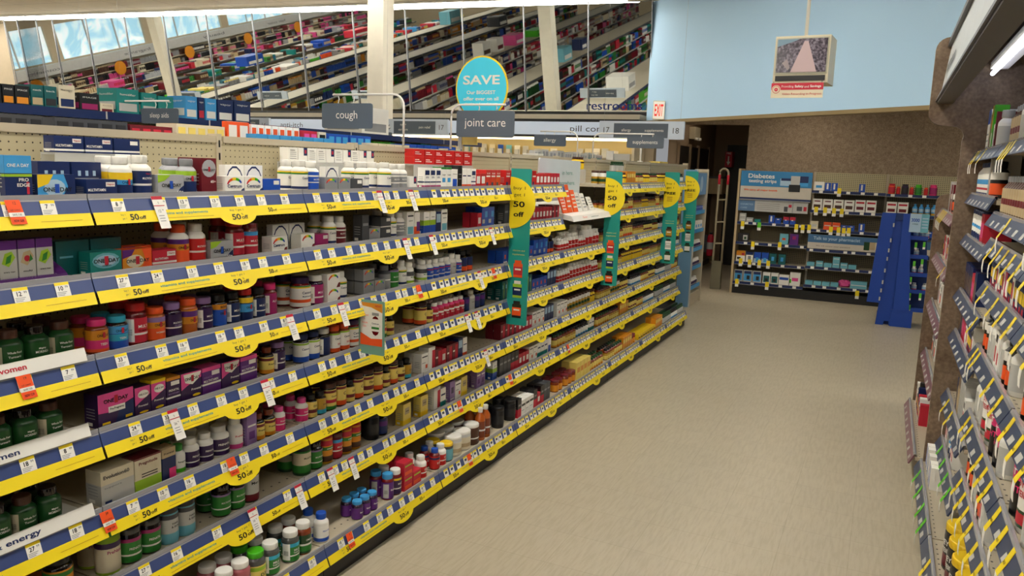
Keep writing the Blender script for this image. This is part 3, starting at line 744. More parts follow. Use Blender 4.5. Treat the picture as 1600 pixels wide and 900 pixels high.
# ================================================================== PRODUCTS
SPEC = {}
def bt(key, look, h, d, body, cap, lab, txt=(), cs='pill', side=None):
    SPEC[key] = dict(t='b', key=key, look=look, h=h, d=d, w=d, dep=d, body=body, cap=cap, lab=lab, txt=txt, cs=cs, side=side)
def bx(key, look, w, h, dep, col, bands=(), txt=(), side=None):
    SPEC[key] = dict(t='x', key=key, look=look, w=w, h=h, dep=dep, body=col, bands=bands, txt=txt, side=side)
# white pill bottles: (key, look, height, diameter, body, cap, label bands (z0, z1, colour), texts (string, size, z, colour, width))
OAD = lambda z, c='black', s=.011, w=.044: [('1', s*2.1, z+.01, 'redtag', s*.8), ('ONE  DAY', s, z, c, w)]
MUL = lambda z, c='white', w=.040: [('MULTIVITAMIN', .009, z, c, w)]
bt('wnavy', 'white bottle with navy multivitamin label', .125, .066, 'white', 'white', [(.06, .62, 'navy'), (.26, .31, 'white')], MUL(.44)+[('Walgreens', .005, .55, 'redtag', .02)])
bt('wyel', 'white bottle with yellow and blue label', .12, .066, 'white', 'white', [(.06, .60, 'navy'), (.40, .60, 'yellow'), (.30, .42, 'sky')], OAD(.36))
bt('wgry', 'grey bottle with lime topped label', .118, .062, 'silver', 'grey', [(.06, .62, 'navy'), (.38, .62, 'silver'), (.54, .66, 'lime')], OAD(.45))
bt('wcent', 'white bottle with rainbow topped label', .125, .064, 'white', 'white', [(.05, .66, 'white'), (.55, .60, 'green'), (.60, .64, 'yellow'), (.10, .18, 'navy')], [('Centrum', .012, .44, 'navy', .04)])
bt('wblu', 'white bottle with striped blue label', .12, .062, 'white', 'white', [(.05, .66, 'blue'), (.50, .55, 'white'), (.30, .33, 'white')], MUL(.41))
bt('wsil', 'white bottle with grey striped label', .12, .062, 'white', 'white', [(.05, .62, 'grey'), (.5, .56, 'white'), (.25, .29, 'white')], MUL(.40))
bt('worg', 'white bottle with orange cap and purple orange label', .13, .068, 'white', 'orange', [(.05, .62, 'orangetag'), (.36, .62, 'amber'), (.52, .64, 'purple')], OAD(.43))
bt('wred', 'white bottle with red multivitamin label', .13, .066, 'white', 'white', [(.06, .62, 'red'), (.26, .31, 'white')], MUL(.42))
bt('wmag', 'white bottle with magenta multivitamin label', .12, .060, 'white', 'white', [(.06, .62, 'maroon'), (.5, .55, 'white'), (.24, .28, 'white')], MUL(.40))
bt('wpur', 'white bottle with dark purple label', .105, .060, 'white', 'white', [(.06, .60, 'dpurple'), (.22, .26, 'white')], [('PRENATAL', .009, .42, 'white', .036)])
bt('wgrn', 'white bottle with green cap and leafy label', .10, .050, 'white', 'green', [(.08, .6, 'white'), (.08, .22, 'bgreen')], [('Fenugreek', .008, .44, 'dgreen', .034)])
bt('wbig', 'large white bottle with dark purple label', .11, .076, 'white', 'white', [(.06, .6, 'dpurple'), (.2, .25, 'white')], [('PRENATAL', .010, .42, 'white', .05)])
bt('wpre', 'white prenatal bottle with pink dots', .12, .058, 'white', 'white', [(.06, .2, 'pink')], [('PreNatal', .010, .45, 'redtag', .04)])
bt('wpink', 'white bottle with pink cap and pink label', .10, .052, 'white', 'pink', [(.06, .6, 'hotpink'), (.3, .34, 'white')], [('Prenatal', .008, .45, 'white', .03)])
bt('wplain', 'white bottle with pale printed label', .115, .060, 'white', 'white', [(.06, .6, 'lgrey')], [('CALCIUM', .009, .42, 'dgrey', .036)])
bt('wbc', 'white bottle with bright blue cap', .125, .062, 'white', 'blue', [(.06, .6, 'paperwhite'), (.06, .18, 'blue')], [('FISH OIL', .009, .42, 'blue', .036)])
bt('wjoint', 'white bottle with blue and red striped label', .105, .055, 'white', 'white', [(.05, .62, 'blue'), (.5, .55, 'redtag'), (.2, .25, 'white')], [('JOINT', .009, .40, 'white', .03)])
bt('wrl', 'white bottle with red wrap label', .115, .062, 'white', 'white', [(.05, .55, 'red'), (.25, .3, 'white')], [('D3', .014, .42, 'white', .016)])
bt('wrs', 'small white bottle with red label', .085, .046, 'white', 'white', [(.05, .55, 'red'), (.25, .3, 'white')], [('B12', .011, .42, 'white', .018)])
bt('wrxl', 'big round shouldered white bottle with red label', .15, .085, 'white', 'white', [(.05, .4, 'red')], [('C', .02, .25, 'white', .016)])
bt('wgreen', 'white bottle with green printed label', .11, .06, 'white', 'white', [(.06, .6, 'paperwhite'), (.4, .6, 'dgrey'), (.1, .2, 'lime')], [('MULTI', .009, .35, 'green', .03)])
# gummy bottles and jars
G = dict(cs='gum')
bt('gpink', 'orange and pink gummy bottle with pink cap', .105, .064, 'ambglass', 'hotpink', [(.08, .70, 'hotpink'), (.42, .70, 'amber'), (.08, .17, 'orange')], OAD(.55, w=.040)+[('TEEN', .010, .30, 'white', .024)], **G)
bt('gteal', 'blue gummy bottle with turquoise cap', .105, .064, 'darkglass', 'cyan', [(.06, .72, 'blue'), (.28, .48, 'cyan'), (.5, .72, 'sky')], OAD(.58, w=.040)+[('TEEN', .009, .36, 'white', .022)], 'gum')
bt('gred', 'tall red gummy bottle with red cap', .135, .068, 'redglass', 'red', [(.08, .66, 'redtag'), (.26, .31, 'white')], [('MULTI', .013, .46, 'white', .036), ('GUMMIES', .008, .36, 'redglass', .036)], 'gum', 'paperwhite')
bt('gorg', 'orange gummy bottle with orange cap', .11, .064, 'orgglass', 'orange', [(.07, .70, 'orange'), (.4, .70, 'amber'), (.58, .72, 'lilac')], OAD(.50, w=.040)+[("WOMEN'S", .008, .28, 'white', .034)], 'gum')
bt('glil', 'purple gummy bottle with lilac cap', .115, .062, 'vioglass', 'lilac', [(.08, .68, 'dpurple'), (.28, .32, 'white')], [('MULTIVITAMIN', .008, .44, 'white', .042), ('GUMMIES', .007, .36, 'lilac', .034)], 'gum')
bt('glil2', 'purple gummy bottle turned to its white panel', .115, .062, 'vioglass', 'lilac', [(.08, .68, 'dpurple'), (.28, .32, 'white')], [('MULTI', .009, .44, 'white', .03)], 'gum', 'paperwhite')
bt('gamb', 'amber gummy bottle with orange cap', .12, .064, 'orgglass', 'orange', [(.3, .70, 'amber'), (.5, .66, 'purple')], OAD(.4, w=.03), 'gum')
bt('gbon', 'navy gummy bottle with orange banner', .115, .06, 'darkglass', 'black', [(.07, .68, 'blue'), (.56, .72, 'amber')], [('BONUS', .010, .64, 'black', .034)]+OAD(.44, w=.038), 'gum')
bt('gnav', 'navy gummy bottle with white panel', .115, .06, 'darkglass', 'black', [(.07, .68, 'navy'), (.25, .29, 'white')], [('MULTI', .010, .44, 'white', .032)], 'gum', 'paperwhite')
bt('grcb', 'blue gummy bottle with red cap', .12, .062, 'darkglass', 'red', [(.06, .72, 'navy'), (.3, .55, 'sky'), (.58, .74, 'yellow')], OAD(.44, w=.04), 'gum')
bt('gmag', 'magenta gummy bottle with pink cap', .125, .058, 'redglass', 'hotpink', [(.06, .7, 'magenta')], [('ALIVE', .011, .46, 'white', .03)], 'gum', 'paperwhite')
bt('gcen', 'wide gummy jar with rainbow label', .125, .082, 'redglass', 'dpurple', [(.07, .74, 'paperwhite'), (.66, .70, 'yellow'), (.70, .74, 'green'), (.2, .3, 'orange')], [('Centrum', .014, .52, 'navy', .052), ('MultiGummies', .008, .40, 'navy', .05)], 'gum')
bt('gmul', 'gummy jar with white cap and purple label', .125, .074, 'vioglass', 'white', [(.08, .7, 'magenta'), (.26, .31, 'white')], [('MULTI', .012, .44, 'white', .036)], 'gum', 'paperwhite')
bt('gcb', 'gummy jar with navy cap and blue foot label', .12, .064, 'darkglass', 'navy', [(.06, .72, 'paperwhite'), (.06, .24, 'blue'), (.64, .70, 'lime')], [('Centrum', .012, .5, 'navy', .042)], 'gum')
bt('gwb', 'gummy jar with white cap and white barcode panel', .12, .066, 'darkglass', 'white', [(.07, .7, 'navy')], [], 'gum', 'paperwhite')
bt('gco', 'gummy jar with orange cap and orange foot label', .12, .062, 'ambglass', 'orange', [(.06, .74, 'paperwhite'), (.06, .2, 'orange'), (.68, .74, 'lime')], [('Centrum', .012, .54, 'navy', .042), ('50+', .012, .34, 'redtag', .02)], 'gum')
bt('gdg', 'dark green herbal bottle with dark cap', .118, .070, 'dgreen', 'brown', [(.06, .66, 'herb'), (.06, .16, 'dgreen')], [('Whole Food', .008, .5, 'paperwhite', .038), ('Turmeric', .008, .4, 'paperwhite', .034)], 'pill', 'beige')
bt('gdg2', 'dark green moringa bottle with dark cap', .118, .070, 'dgreen', 'darkglass', [(.06, .62, 'herb')], [('Mighty', .006, .48, 'paperwhite', .02), ('MORINGA', .009, .4, 'paperwhite', .036)], 'pill')
bt('gnm', 'brown bottle with yellow label and rust cap', .105, .055, 'darkglass', 'ambglass', [(.06, .66, 'ltyel'), (.52, .62, 'maroon'), (.06, .2, 'amber')], [('Prenatal', .010, .4, 'black', .038)], 'pill')
bt('gnmb', 'large jar with pale yellow label and brown cap', .12, .082, 'darkglass', 'brown', [(.07, .76, 'ltyel'), (.62, .72, 'maroon'), (.22, .38, 'maroon')], [('Fiber', .014, .52, 'brown', .034)], 'jar')
bt('gnmo', 'jar with pale yellow label and orange foot', .12, .064, 'darkglass', 'brown', [(.07, .78, 'ltyel'), (.66, .75, 'maroon'), (.07, .24, 'orange')], [('C', .018, .5, 'brown', .014)], 'jar')
bt('gnmg', 'jar with pale yellow label and green foot', .12, .070, 'darkglass', 'brown', [(.06, .78, 'ltyel'), (.66, .75, 'maroon'), (.06, .18, 'green'), (.3, .42, 'redtag')], [('Gummies', .010, .54, 'brown', .042)], 'jar')
bt('gnms', 'small jar with pale yellow label and dark cap', .10, .055, 'darkglass', 'black', [(.07, .72, 'ltyel'), (.25, .4, 'maroon')], [('D3', .012, .54, 'brown', .018)], 'pill')
bt('gnmt', 'small jar with yellow label and turquoise foot', .10, .055, 'darkglass', 'black', [(.07, .72, 'gold'), (.07, .24, 'cyan')], [('DHA', .010, .46, 'brown', .022)], 'pill')
bt('gpk', 'white capped bottle with raspberry pink label', .10, .052, 'hotpink', 'white', [(.06, .66, 'redtag'), (.4, .5, 'white')], [('Biotin', .010, .32, 'white', .03)], 'pill')
bt('gzoo', 'jar with bright yellow cartoon style label', .125, .064, 'gold', 'red', [(.06, .92, 'amber'), (.5, .62, 'green'), (.66, .85, 'redtag'), (.1, .3, 'brown')], [('complete', .009, .56, 'white', .036)], 'jar')
bt('gmr', 'red jar with blue band under the cap', .12, .064, 'redglass', 'redglass', [(.06, .62, 'redtag'), (.62, .74, 'sky'), (.3, .35, 'white')], [('MULTI', .010, .46, 'white', .034)], 'jar')
bt('ggr', 'green multivitamin gummy jar', .12, .068, 'darkglass', 'darkglass', [(.06, .68, 'green'), (.25, .29, 'white'), (.66, .72, 'lilac')], [('MULTIVITAMIN', .009, .46, 'white', .046)], 'gum')
bt('ggr2', 'green prenatal gummy jar with magenta band', .12, .072, 'darkglass', 'greyglass', [(.06, .66, 'green'), (.62, .72, 'magenta'), (.24, .29, 'white')], [('PRENATAL', .011, .44, 'white', .042)], 'jar')
bt('gmen', 'jar with pale men label and dark cap', .13, .07, 'darkglass', 'darkglass', [(.06, .8, 'lgrey'), (.06, .26, 'maroon')], [("Men's", .015, .6, 'black', .042)], 'jar')
bt('gmv', 'green jar with pale round multivites label', .13, .076, 'ggreen' if 0 else 'dgreen', 'black', [(.1, .8, 'green'), (.35, .75, 'beige')], [('MultiVites', .011, .58, 'dgreen', .05)], 'jar')
bt('ghs', 'grey and teal hair and skin bottle', .13, .068, 'aqua', 'dgrey', [(.08, .8, 'lgrey'), (.08, .3, 'aqua'), (.68, .8, 'dgrey')], [('HAIR', .010, .56, 'black', .024), ('& SKIN', .010, .47, 'black', .03)], 'jar')
bt('gal', 'black jar with amber label', .13, .08, 'darkglass', 'black', [(.08, .7, 'amber'), (.55, .66, 'green')], [('Alive!', .016, .42, 'black', .05)], 'gum')
bt('gsm', 'pale green smoothie bottle with plum heading', .15, .075, 'lime', 'green', [(.06, .7, 'cream'), (.58, .7, 'dpurple')], [('PreNatal', .014, .5, 'magenta', .05)], 'jar')
bt('gcal', 'calcium gummy jar with white cap', .12, .074, 'pinkglass', 'white', [(.06, .62, 'green'), (.5, .58, 'navy')], [('CALCIUM', .011, .36, 'white', .042)], 'gum')
bt('gpg', 'pink gummy jar with white cap and blue band', .12, .074, 'pinkglass', 'white', [(.04, .52, 'paperwhite'), (.42, .52, 'navy'), (.04, .2, 'green')], [('Walgreens', .008, .3, 'redtag', .03)], 'gum')
bt('glim', 'jar with bright green cap', .125, .074, 'greyglass', 'bgreen', [(.05, .6, 'ltyel'), (.44, .56, 'lime')], [('D3', .018, .3, 'dgreen', .026)], 'gum')
bt('gmlk', 'milk thistle jar with white cap and green label', .125, .07, 'greyglass', 'white', [(.05, .64, 'green'), (.52, .64, 'cyan'), (.22, .26, 'white')], [('MILK', .012, .42, 'white', .03), ('THISTLE', .009, .33, 'white', .034)], 'gum', 'paperwhite')
bt('gom', 'omega 3 jar with white cap and green label', .13, .068, 'ambglass', 'white', [(.05, .64, 'dgreen'), (.3, .36, 'white'), (.12, .3, 'green')], [('OMEGA-3', .011, .48, 'white', .04)], 'gum')
bt('gbp', 'small purple bottle with sky blue cap', .085, .052, 'vioglass', 'sky', [(.06, .66, 'purple')], [('focus', .010, .4, 'white', .028)], 'gum')
bt('gbpt', 'tall purple bottle with sky blue cap', .125, .06, 'redglass', 'sky', [(.06, .7, 'purple')], [('focus', .012, .4, 'white', .034)], 'gum', 'lgrey')
bt('gwp', 'tall purple bottle with white cap', .125, .06, 'redglass', 'white', [(.06, .7, 'dpurple'), (.26, .3, 'white'), (.6, .68, 'yellow')], [('MULTI', .011, .46, 'white', .034)], 'gum')
bt('grb', 'red labelled bottle with deep blue cap', .11, .056, 'redglass', 'blue', [(.06, .66, 'red'), (.5, .6, 'navy')], [('B12', .013, .34, 'white', .024)], 'pill')
bt('gyl', 'low tub with yellow lid', .10, .075, 'greyglass', 'yellow', [(.08, .7, 'aqua')], [], 'jar')
bt('gtub', 'wide pale tub with flat white lid', .11, .10, 'lgrey', 'white', [(.08, .7, 'cream'), (.2, .4, 'tan')], [], 'jar')
bt('gtubb', 'brown tub with flat white lid', .12, .092, 'brown', 'white', [(.1, .75, 'brown'), (.3, .36, 'white')], [], 'jar')
bt('vin', 'clear amber bottle with white cap', .19, .062, 'orgglass', 'white', [(.1, .6, 'ambglass'), (.3, .35, 'white')], [], 'tall')
bt('blkj', 'amber jar with maroon lid', .085, .065, 'ambglass', 'maroon', [(.08, .6, 'amber')], [('BEE', .010, .34, 'brown', .02)], 'jar')
bt('blkt', 'matt black tub', .13, .075, 'black', 'black', [(.2, .6, 'dark')], [], 'jar')
bt('nbg', 'brown bottle with green cap and yellow label', .095, .05, 'ambglass', 'dgreen', [(.06, .6, 'ltyel'), (.06, .2, 'amber')], [], 'pill')
bt('nbb', 'brown bottle with black cap and yellow label', .095, .05, 'ambglass', 'black', [(.06, .6, 'ltyel'), (.4, .6, 'gold')], [], 'pill')
bt('nby', 'yellow bottle with brown cap', .10, .05, 'yellow', 'brown', [(.06, .6, 'yellow'), (.5, .62, 'brown')], [], 'pill')
bt('nbw', 'dark bottle with white label and black cap', .095, .05, 'darkglass', 'black', [(.06, .62, 'paperwhite'), (.06, .2, 'sky')], [], 'pill')
bt('nbl', 'dark green bottle with pale label', .095, .05, 'dgreen', 'dgreen', [(.06, .62, 'lgrey')], [], 'pill')
bt('nwy', 'white jar with yellow label and brown cap', .11, .06, 'white', 'brown', [(.06, .56, 'gold'), (.2, .4, 'dgreen')], [], 'jar')
bt('dbl', 'dark bottle with blue and orange label', .12, .06, 'darkglass', 'black', [(.08, .7, 'navy'), (.1, .3, 'orange')], [], 'pill')
bt('dbp', 'dark bottle with purple label', .12, .06, 'darkglass', 'black', [(.08, .7, 'navy'), (.4, .6, 'purple')], [], 'pill')
bt('dgr', 'grey bottle with white printed band', .115, .06, 'dgrey', 'grey', [(.08, .66, 'grey'), (.4, .45, 'white')], [], 'pill')
# cartons: (key, look, width, height, depth, colour, bands (y0, z0, y1, z1, colour) in parts of the face, texts (string, size, y, z, colour, width))
bx('proedge', 'tall navy carton with bright blue top', .072, .115, .05, 'navy', [(0, .6, 1, 1, 'sky'), (0, .52, 1, .58, 'lime'), (.78, .12, .88, .4, 'redtag')], [('ONE A DAY', .012, .5, .78, 'white', .058), ('PRO', .012, .68, .45, 'white', .026), ('EDGE', .012, .66, .33, 'white', .034)])
bx('oadm', 'flat navy carton with yellow corner', .110, .066, .05, 'navy', [('P', [(0, .0), (.62, 0), (.80, .5), (.70, 1), (0, 1)], 'sky'), ('E', .45, .45, .28, .35, 'bluepale'), ('P', [(0, .45), (.28, .62), (.42, 1), (0, 1)], 'yellow')], [('1', .034, .50, .42, 'blue', .013), ('ONE', .016, .30, .38, 'black', .036), ('DAY', .016, .74, .38, 'black', .036), ("MEN'S", .008, .2, .13, 'white', .026)])
bx('mulnavy', 'flat navy multivitamin carton', .100, .052, .05, 'navy', [(0, .1, 1, .22, 'white'), (.62, .6, .92, .85, 'white')], [('MULTIVITAMIN', .011, .32, .42, 'white', .056), ('Walgreens', .006, .77, .72, 'redtag', .024)])
bx('navtall', 'dark navy carton with pale icons', .095, .10, .05, 'navy', [(.1, .5, .9, .54, 'grey'), (.2, .6, .3, .75, 'bluepale'), (.45, .6, .55, .75, 'bluepale'), (.7, .6, .8, .75, 'bluepale')])
bx('oad50', 'silver carton with lime corner marked 50+', .100, .066, .05, 'silver', [('P', [(0, .62), (.25, .72), (.5, 1), (0, 1)], 'lime'), ('P', [(.62, 0), (1, 0), (1, .5), (.85, .35)], 'navy')], [('1', .034, .5, .52, 'blue', .013), ('ONE', .015, .3, .5, 'black', .034), ('DAY', .015, .72, .5, 'black', .034), ('50+', .012, .84, .17, 'white', .024)])
bx('oad65', 'maroon carton with silver oval marked 65+', .066, .122, .05, 'maroon', [('E', .5, .72, .46, .24, 'silver')], [('1', .022, .5, .70, 'redtag', .008), ('ONE', .010, .26, .68, 'black', .022), ('DAY', .010, .74, .68, 'black', .022), ('65+', .012, .75, .36, 'white', .022)])
bx('cen', 'flat white carton with rainbow arch', .088, .062, .05, 'paperwhite', [('R', .5, .45, .42, .48), ('P', [(.72, 0), (1, 0), (1, .35), (.86, .25)], 'navy')], [('Centrum', .016, .48, .45, 'navy', .066)])
bx('cenh', 'upright white display card with colour squares', .09, .10, .03, 'paperwhite', [('E', .5, .25, .5, .72, 'navy'), ('E', .5, .22, .46, .68, 'paperwhite'), (.2, .3, .35, .5, 'sky'), (.38, .3, .53, .5, 'lime'), (.56, .3, .7, .5, 'amber')])
bx('mulblu', 'flat bright blue multivitamin carton', .090, .052, .05, 'blue', [(0, .1, 1, .2, 'white'), (.6, .6, .92, .88, 'white')], [('MULTIVITAMIN', .010, .36, .42, 'white', .056), ('Walgreens', .006, .76, .74, 'redtag', .022)])
bx('cengry', 'grey carton with rainbow arch', .082, .058, .05, 'grey', [('R', .5, .5, .42, .42), (0, 0, 1, .12, 'dgrey')], [('Centrum', .014, .5, .46, 'navy', .06), ('SILVER', .007, .5, .24, 'navy', .028)])
bx('mulgry', 'grey multivitamin carton', .082, .052, .05, 'dgrey', [(0, .1, 1, .2, 'white'), (.55, .6, .92, .88, 'white')], [('MULTIVITAMIN', .009, .36, .42, 'white', .05)])
bx('ens', 'white nutrition carton with small blue window', .058, .062, .05, 'paperwhite', [(.6, .45, 1, 1, 'navy'), (.7, .6, .9, .85, 'redtag')], [('vitamins', .006, .3, .6, 'dgrey', .03)])
bx('ens2', 'white nutrition carton with printed facts', .058, .062, .05, 'paperwhite', [(.15, .2+.12*0, .85, .24, 'grey'), (.15, .36, .85, .39, 'grey'), (.15, .5, .85, .53, 'grey'), (.15, .64, .85, .67, 'grey'), (.15, .78, .7, .82, 'dgrey')])
bx('ocu', 'slim white carton with blue and maroon bands', .050, .105, .04, 'paperwhite', [(.1, .66, .9, .88, 'navy'), (0, .08, 1, .18, 'magenta'), (0, .3, 1, .36, 'navy')], [('EYE', .012, .5, .55, 'navy', .024)])
bx('ocg', 'slim white carton with green top', .050, .11, .04, 'paperwhite', [(0, .9, 1, 1, 'green'), (.2, .3, .8, .5, 'sky')], [('Lutein', .009, .5, .65, 'black', .032)])
bx('ocb', 'white carton with deep blue swirl', .06, .10, .04, 'paperwhite', [(.15, 0, .9, .5, 'blue')], [('Probiotic', .008, .5, .75, 'dgrey', .044)])
bx('blk', 'slim black carton', .045, .12, .04, 'black', [(.15, .6, .85, .64, 'grey'), (.15, .4, .85, .43, 'grey')])
bx('wor', 'slim white carton with orange foot', .048, .105, .04, 'paperwhite', [(0, 0, 1, .2, 'orange'), (.1, .6, .9, .66, 'navy')])
bx('redb', 'red carton', .060, .10, .05, 'red', [(.1, .6, .9, .68, 'white'), (.1, .1, .5, .3, 'navy')], [('Krill', .011, .5, .8, 'white', .036)])
bx('redw', 'red carton with white panel', .055, .08, .05, 'red', [(.15, .3, .85, .8, 'white')])
bx('redflat', 'flat red carton', .105, .040, .06, 'red', [(.1, .3, .7, .4, 'white'), (.1, .55, .5, .65, 'white')])
bx('tealb', 'teal one a day carton', .104, .068, .05, 'teal', [('E', .5, .6, .44, .34, 'aqua'), ('E', .5, .6, .34, .24, 'bluepale')], [('1', .036, .5, .6, 'redtag', .013), ('ONE', .016, .27, .6, 'black', .036), ('DAY', .016, .74, .6, 'black', .036), ("WOMEN'S", .006, .5, .38, 'black', .03)])
bx('tealp', 'plain dark teal carton', .104, .10, .05, 'dteal', [(.1, .5, .5, .56, 'aqua')])
bx('orgb', 'orange one a day carton with violet corner', .104, .066, .05, 'orangetag', [('P', [(.0, 0), (.6, 0), (.78, .5), (.66, 1), (0, 1)], 'amber'), ('E', .42, .45, .3, .3, 'cream'), ('P', [(0, .6), (.3, .72), (.42, 1), (0, 1)], 'purple')], [('1', .034, .5, .48, 'redtag', .013), ('ONE', .015, .28, .46, 'black', .034), ('DAY', .015, .74, .46, 'black', .034), ("WOMEN'S", .007, .8, .12, 'white', .03)])
bx('redmul', 'flat red multivitamin carton', .092, .056, .05, 'redtag', [(0, .22, 1, .34, 'white'), (.6, .62, .95, .88, 'white')], [('MULTIVITAMIN', .010, .36, .5, 'white', .05), ('Walgreens', .006, .78, .76, 'redtag', .024)])
bx('ncw', 'slim white carton with purple top and leaves', .046, .12, .04, 'lgrey', [(0, .8, 1, 1, 'purple'), ('P', [(.1, .5), (.5, .42), (.9, .62), (.7, .76), (.3, .72)], 'lime'), ('P', [(.3, .48), (.6, .52), (.7, .7), (.4, .64)], 'green')], [('every man', .006, .5, .3, 'black', .03)])
bx('ncr', 'slim white carton with purple top and rose fruit', .046, .12, .04, 'lgrey', [(0, .8, 1, 1, 'purple'), ('P', [(.1, .5), (.5, .42), (.9, .62), (.7, .76), (.3, .72)], 'tan'), ('E', .5, .58, .18, .07, 'redtag'), ('P', [(.6, .5), (.85, .55), (.7, .68)], 'green')], [('multi', .007, .5, .3, 'black', .024)])
bx('magmul', 'magenta multivitamin carton', .082, .056, .05, 'magenta', [(0, .12, 1, .22, 'white'), (.6, .62, .95, .88, 'white')], [('MULTIVITAMIN', .010, .36, .45, 'white', .05)])
bx('cenw', 'white carton with rainbow arch and red glass', .082, .062, .05, 'paperwhite', [('R', .48, .48, .42, .46), ('P', [(.7, 0), (1, 0), (1, .34), (.86, .3)], 'maroon')], [('Centrum', .015, .46, .48, 'navy', .06)])
bx('nat', 'white carton with soft printed face', .060, .12, .04, 'paperwhite', [(.1, .1, .9, .4, 'aqua'), (.1, .8, .9, .86, 'dgrey')], [('natrol', .009, .5, .64, 'dgrey', .034)])
bx('npu', 'carton fading from purple to orange', .05, .115, .04, 'paperwhite', [(0, 0, 1, .4, 'orange'), (.4, .2, 1, .6, 'purple')])
bx('nbl2', 'blue foot carton with green leaf panel', .055, .115, .04, 'paperwhite', [(0, 0, 1, .45, 'blue'), (0, .4, 1, .62, 'lime')], [('renew', .009, .5, .75, 'dgrey', .03)])
bx('blub', 'royal blue carton', .075, .115, .05, 'blue', [(.1, .2, .5, .4, 'lgrey'), (.5, .5, .9, .8, 'sky')])
bx('ppbig', 'large pink over purple prenatal carton', .125, .105, .06, 'dpurple', [('P', [(0, .45), (.3, .42), (1, .66), (1, 1), (0, 1)], 'pink'), ('P', [(.45, 0), (1, 0), (1, .62), (.6, .48)], 'navy'), (.28, .4, .75, .58, 'paperwhite'), (.1, .08, .32, .15, 'yellow'), (.75, .12, .95, .2, 'yellow')], [('1', .034, .5, .77, 'redtag', .012), ('ONE', .017, .3, .76, 'black', .036), ('DAY', .017, .7, .76, 'black', .036), ('Pre-Pregnancy', .009, .52, .5, 'black', .05)])
bx('pps', 'slim pink and purple prenatal carton', .058, .095, .05, 'dpurple', [('P', [(0, .38), (.4, .52), (1, .7), (1, 1), (0, 1)], 'pink'), ('E', .55, .74, .36, .14, 'paperwhite'), ('E', .55, .13, .3, .04, 'yellow')], [('ONE A DAY', .009, .55, .74, 'black', .038), ('Prenatal', .009, .5, .36, 'white', .036)])
bx('ppy', 'slim prenatal carton with yellow top', .056, .105, .05, 'dpurple', [('P', [(0, .38), (.4, .5), (1, .65), (1, .9), (0, .9)], 'pink'), (0, .9, 1, 1, 'yellow'), ('E', .55, .71, .36, .13, 'paperwhite'), ('E', .55, .13, .3, .04, 'yellow')], [('ONE A DAY', .009, .55, .72, 'black', .038), ('Prenatal', .009, .5, .36, 'white', .036)])
bx('pmu', 'slim purple prenatal multivitamin carton', .056, .098, .05, 'dpurple', [(0, .9, 1, 1, 'amber'), (0, .28, 1, .34, 'white'), (.3, .72, .92, .86, 'white')], [('PRENATAL', .010, .5, .56, 'white', .042), ('MULTIVITAMIN', .008, .5, .44, 'lilac', .044)])
bx('ppm', 'pink and purple one a day prenatal carton', .085, .098, .05, 'dpurple', [('P', [(0, .42), (.3, .55), (1, .75), (1, 1), (0, 1)], 'pink'), ('P', [(.12, .96), (.2, .66), (.55, .56), (.85, .72), (1, .96)], 'paperwhite'), ('E', .74, .16, .2, .05, 'yellow')], [('1', .030, .55, .78, 'redtag', .011), ('ONE', .014, .34, .78, 'black', .028), ('DAY', .014, .76, .78, 'black', .028), ('Prenatal', .010, .72, .38, 'white', .04)])
bx('pmm', 'wide purple prenatal multivitamin carton', .085, .098, .05, 'purple', [(0, .86, 1, 1, 'pink'), (0, .36, 1, .43, 'white'), (.5, .68, .92, .84, 'white')], [('PRENATAL', .010, .3, .64, 'lilac', .04), ('MULTIVITAMIN', .012, .45, .51, 'white', .066)])
bx('evo', 'large cream evolution carton with navy roundel', .115, .11, .07, 'cream', [(0, .0, 1, .6, 'lgrey'), (.1, .05, .3, .12, 'navy')], [('Evolution60', .016, .46, .82, 'dgrey', .09), ('support', .008, .35, .5, 'grey', .06)])
bx('preg', 'cream carton with lime foot and maroon top', .100, .11, .06, 'cream', [(0, 0, 1, .35, 'lime'), (0, .96, 1, 1, 'maroon'), (.25, .4, .85, .43, 'black'), (.25, .48, .85, .51, 'black')], [('Pregnitude', .014, .5, .82, 'maroon', .07)])
bx('npp', 'navy and pink prenatal carton', .055, .11, .05, 'navy', [(0, .72, 1, 1, 'tan'), (.5, 0, 1, .35, 'hotpink')], [('Prenatal', .009, .5, .85, 'black', .04)])
bx('lil', 'tall lilac carton', .050, .12, .04, 'lilac', [(.1, .6, .9, .66, 'white'), (.2, .2, .8, .45, 'purple')])
bx('pku', 'dusty pink carton with roundel', .055, .115, .04, 'lilac', [(.25, .4, .75, .7, 'dpurple'), (.1, .1, .9, .15, 'white')])
bx('ylb', 'buttery yellow carton', .07, .11, .045, 'ltyel', [(0, 0, 1, .25, 'yellow'), (.2, .5, .8, .8, 'tan')], [('tea', .012, .5, .65, 'black', .03)])
bx('whr', 'white carton with red side stripe', .065, .12, .06, 'paperwhite', [(.55, .05, 1, .85, 'redtag')])
bx('whb', 'white carton with black writing', .065, .10, .05, 'paperwhite', [(.1, .8, .9, .86, 'black'), (.1, .5, .6, .53, 'grey'), (.6, .2, .9, .4, 'orange')])
bx('rdc', 'dark red carton with pale end', .06, .095, .05, 'maroon', [(.5, .1, 1, .9, 'redtag'), (.1, .5, .45, .6, 'white')])
bx('grc', 'white carton with green and blue foot', .055, .10, .045, 'paperwhite', [(0, 0, 1, .3, 'teal'), (.1, .6, .9, .7, 'navy')])
bx('wmed', 'white medicine carton with black lettering', .06, .10, .05, 'paperwhite', [(.05, .6, .95, .75, 'black'), (.1, .3, .7, .34, 'grey')], [('men', .010, .5, .67, 'white', .024)])
bx('bred', 'black carton with red foot', .055, .12, .05, 'black', [(0, 0, 1, .45, 'redtag'), (.2, .6, .8, .7, 'grey')])
bx('redc', 'small red carton', .05, .085, .045, 'redtag', [(.2, .3, .8, .7, 'white')])
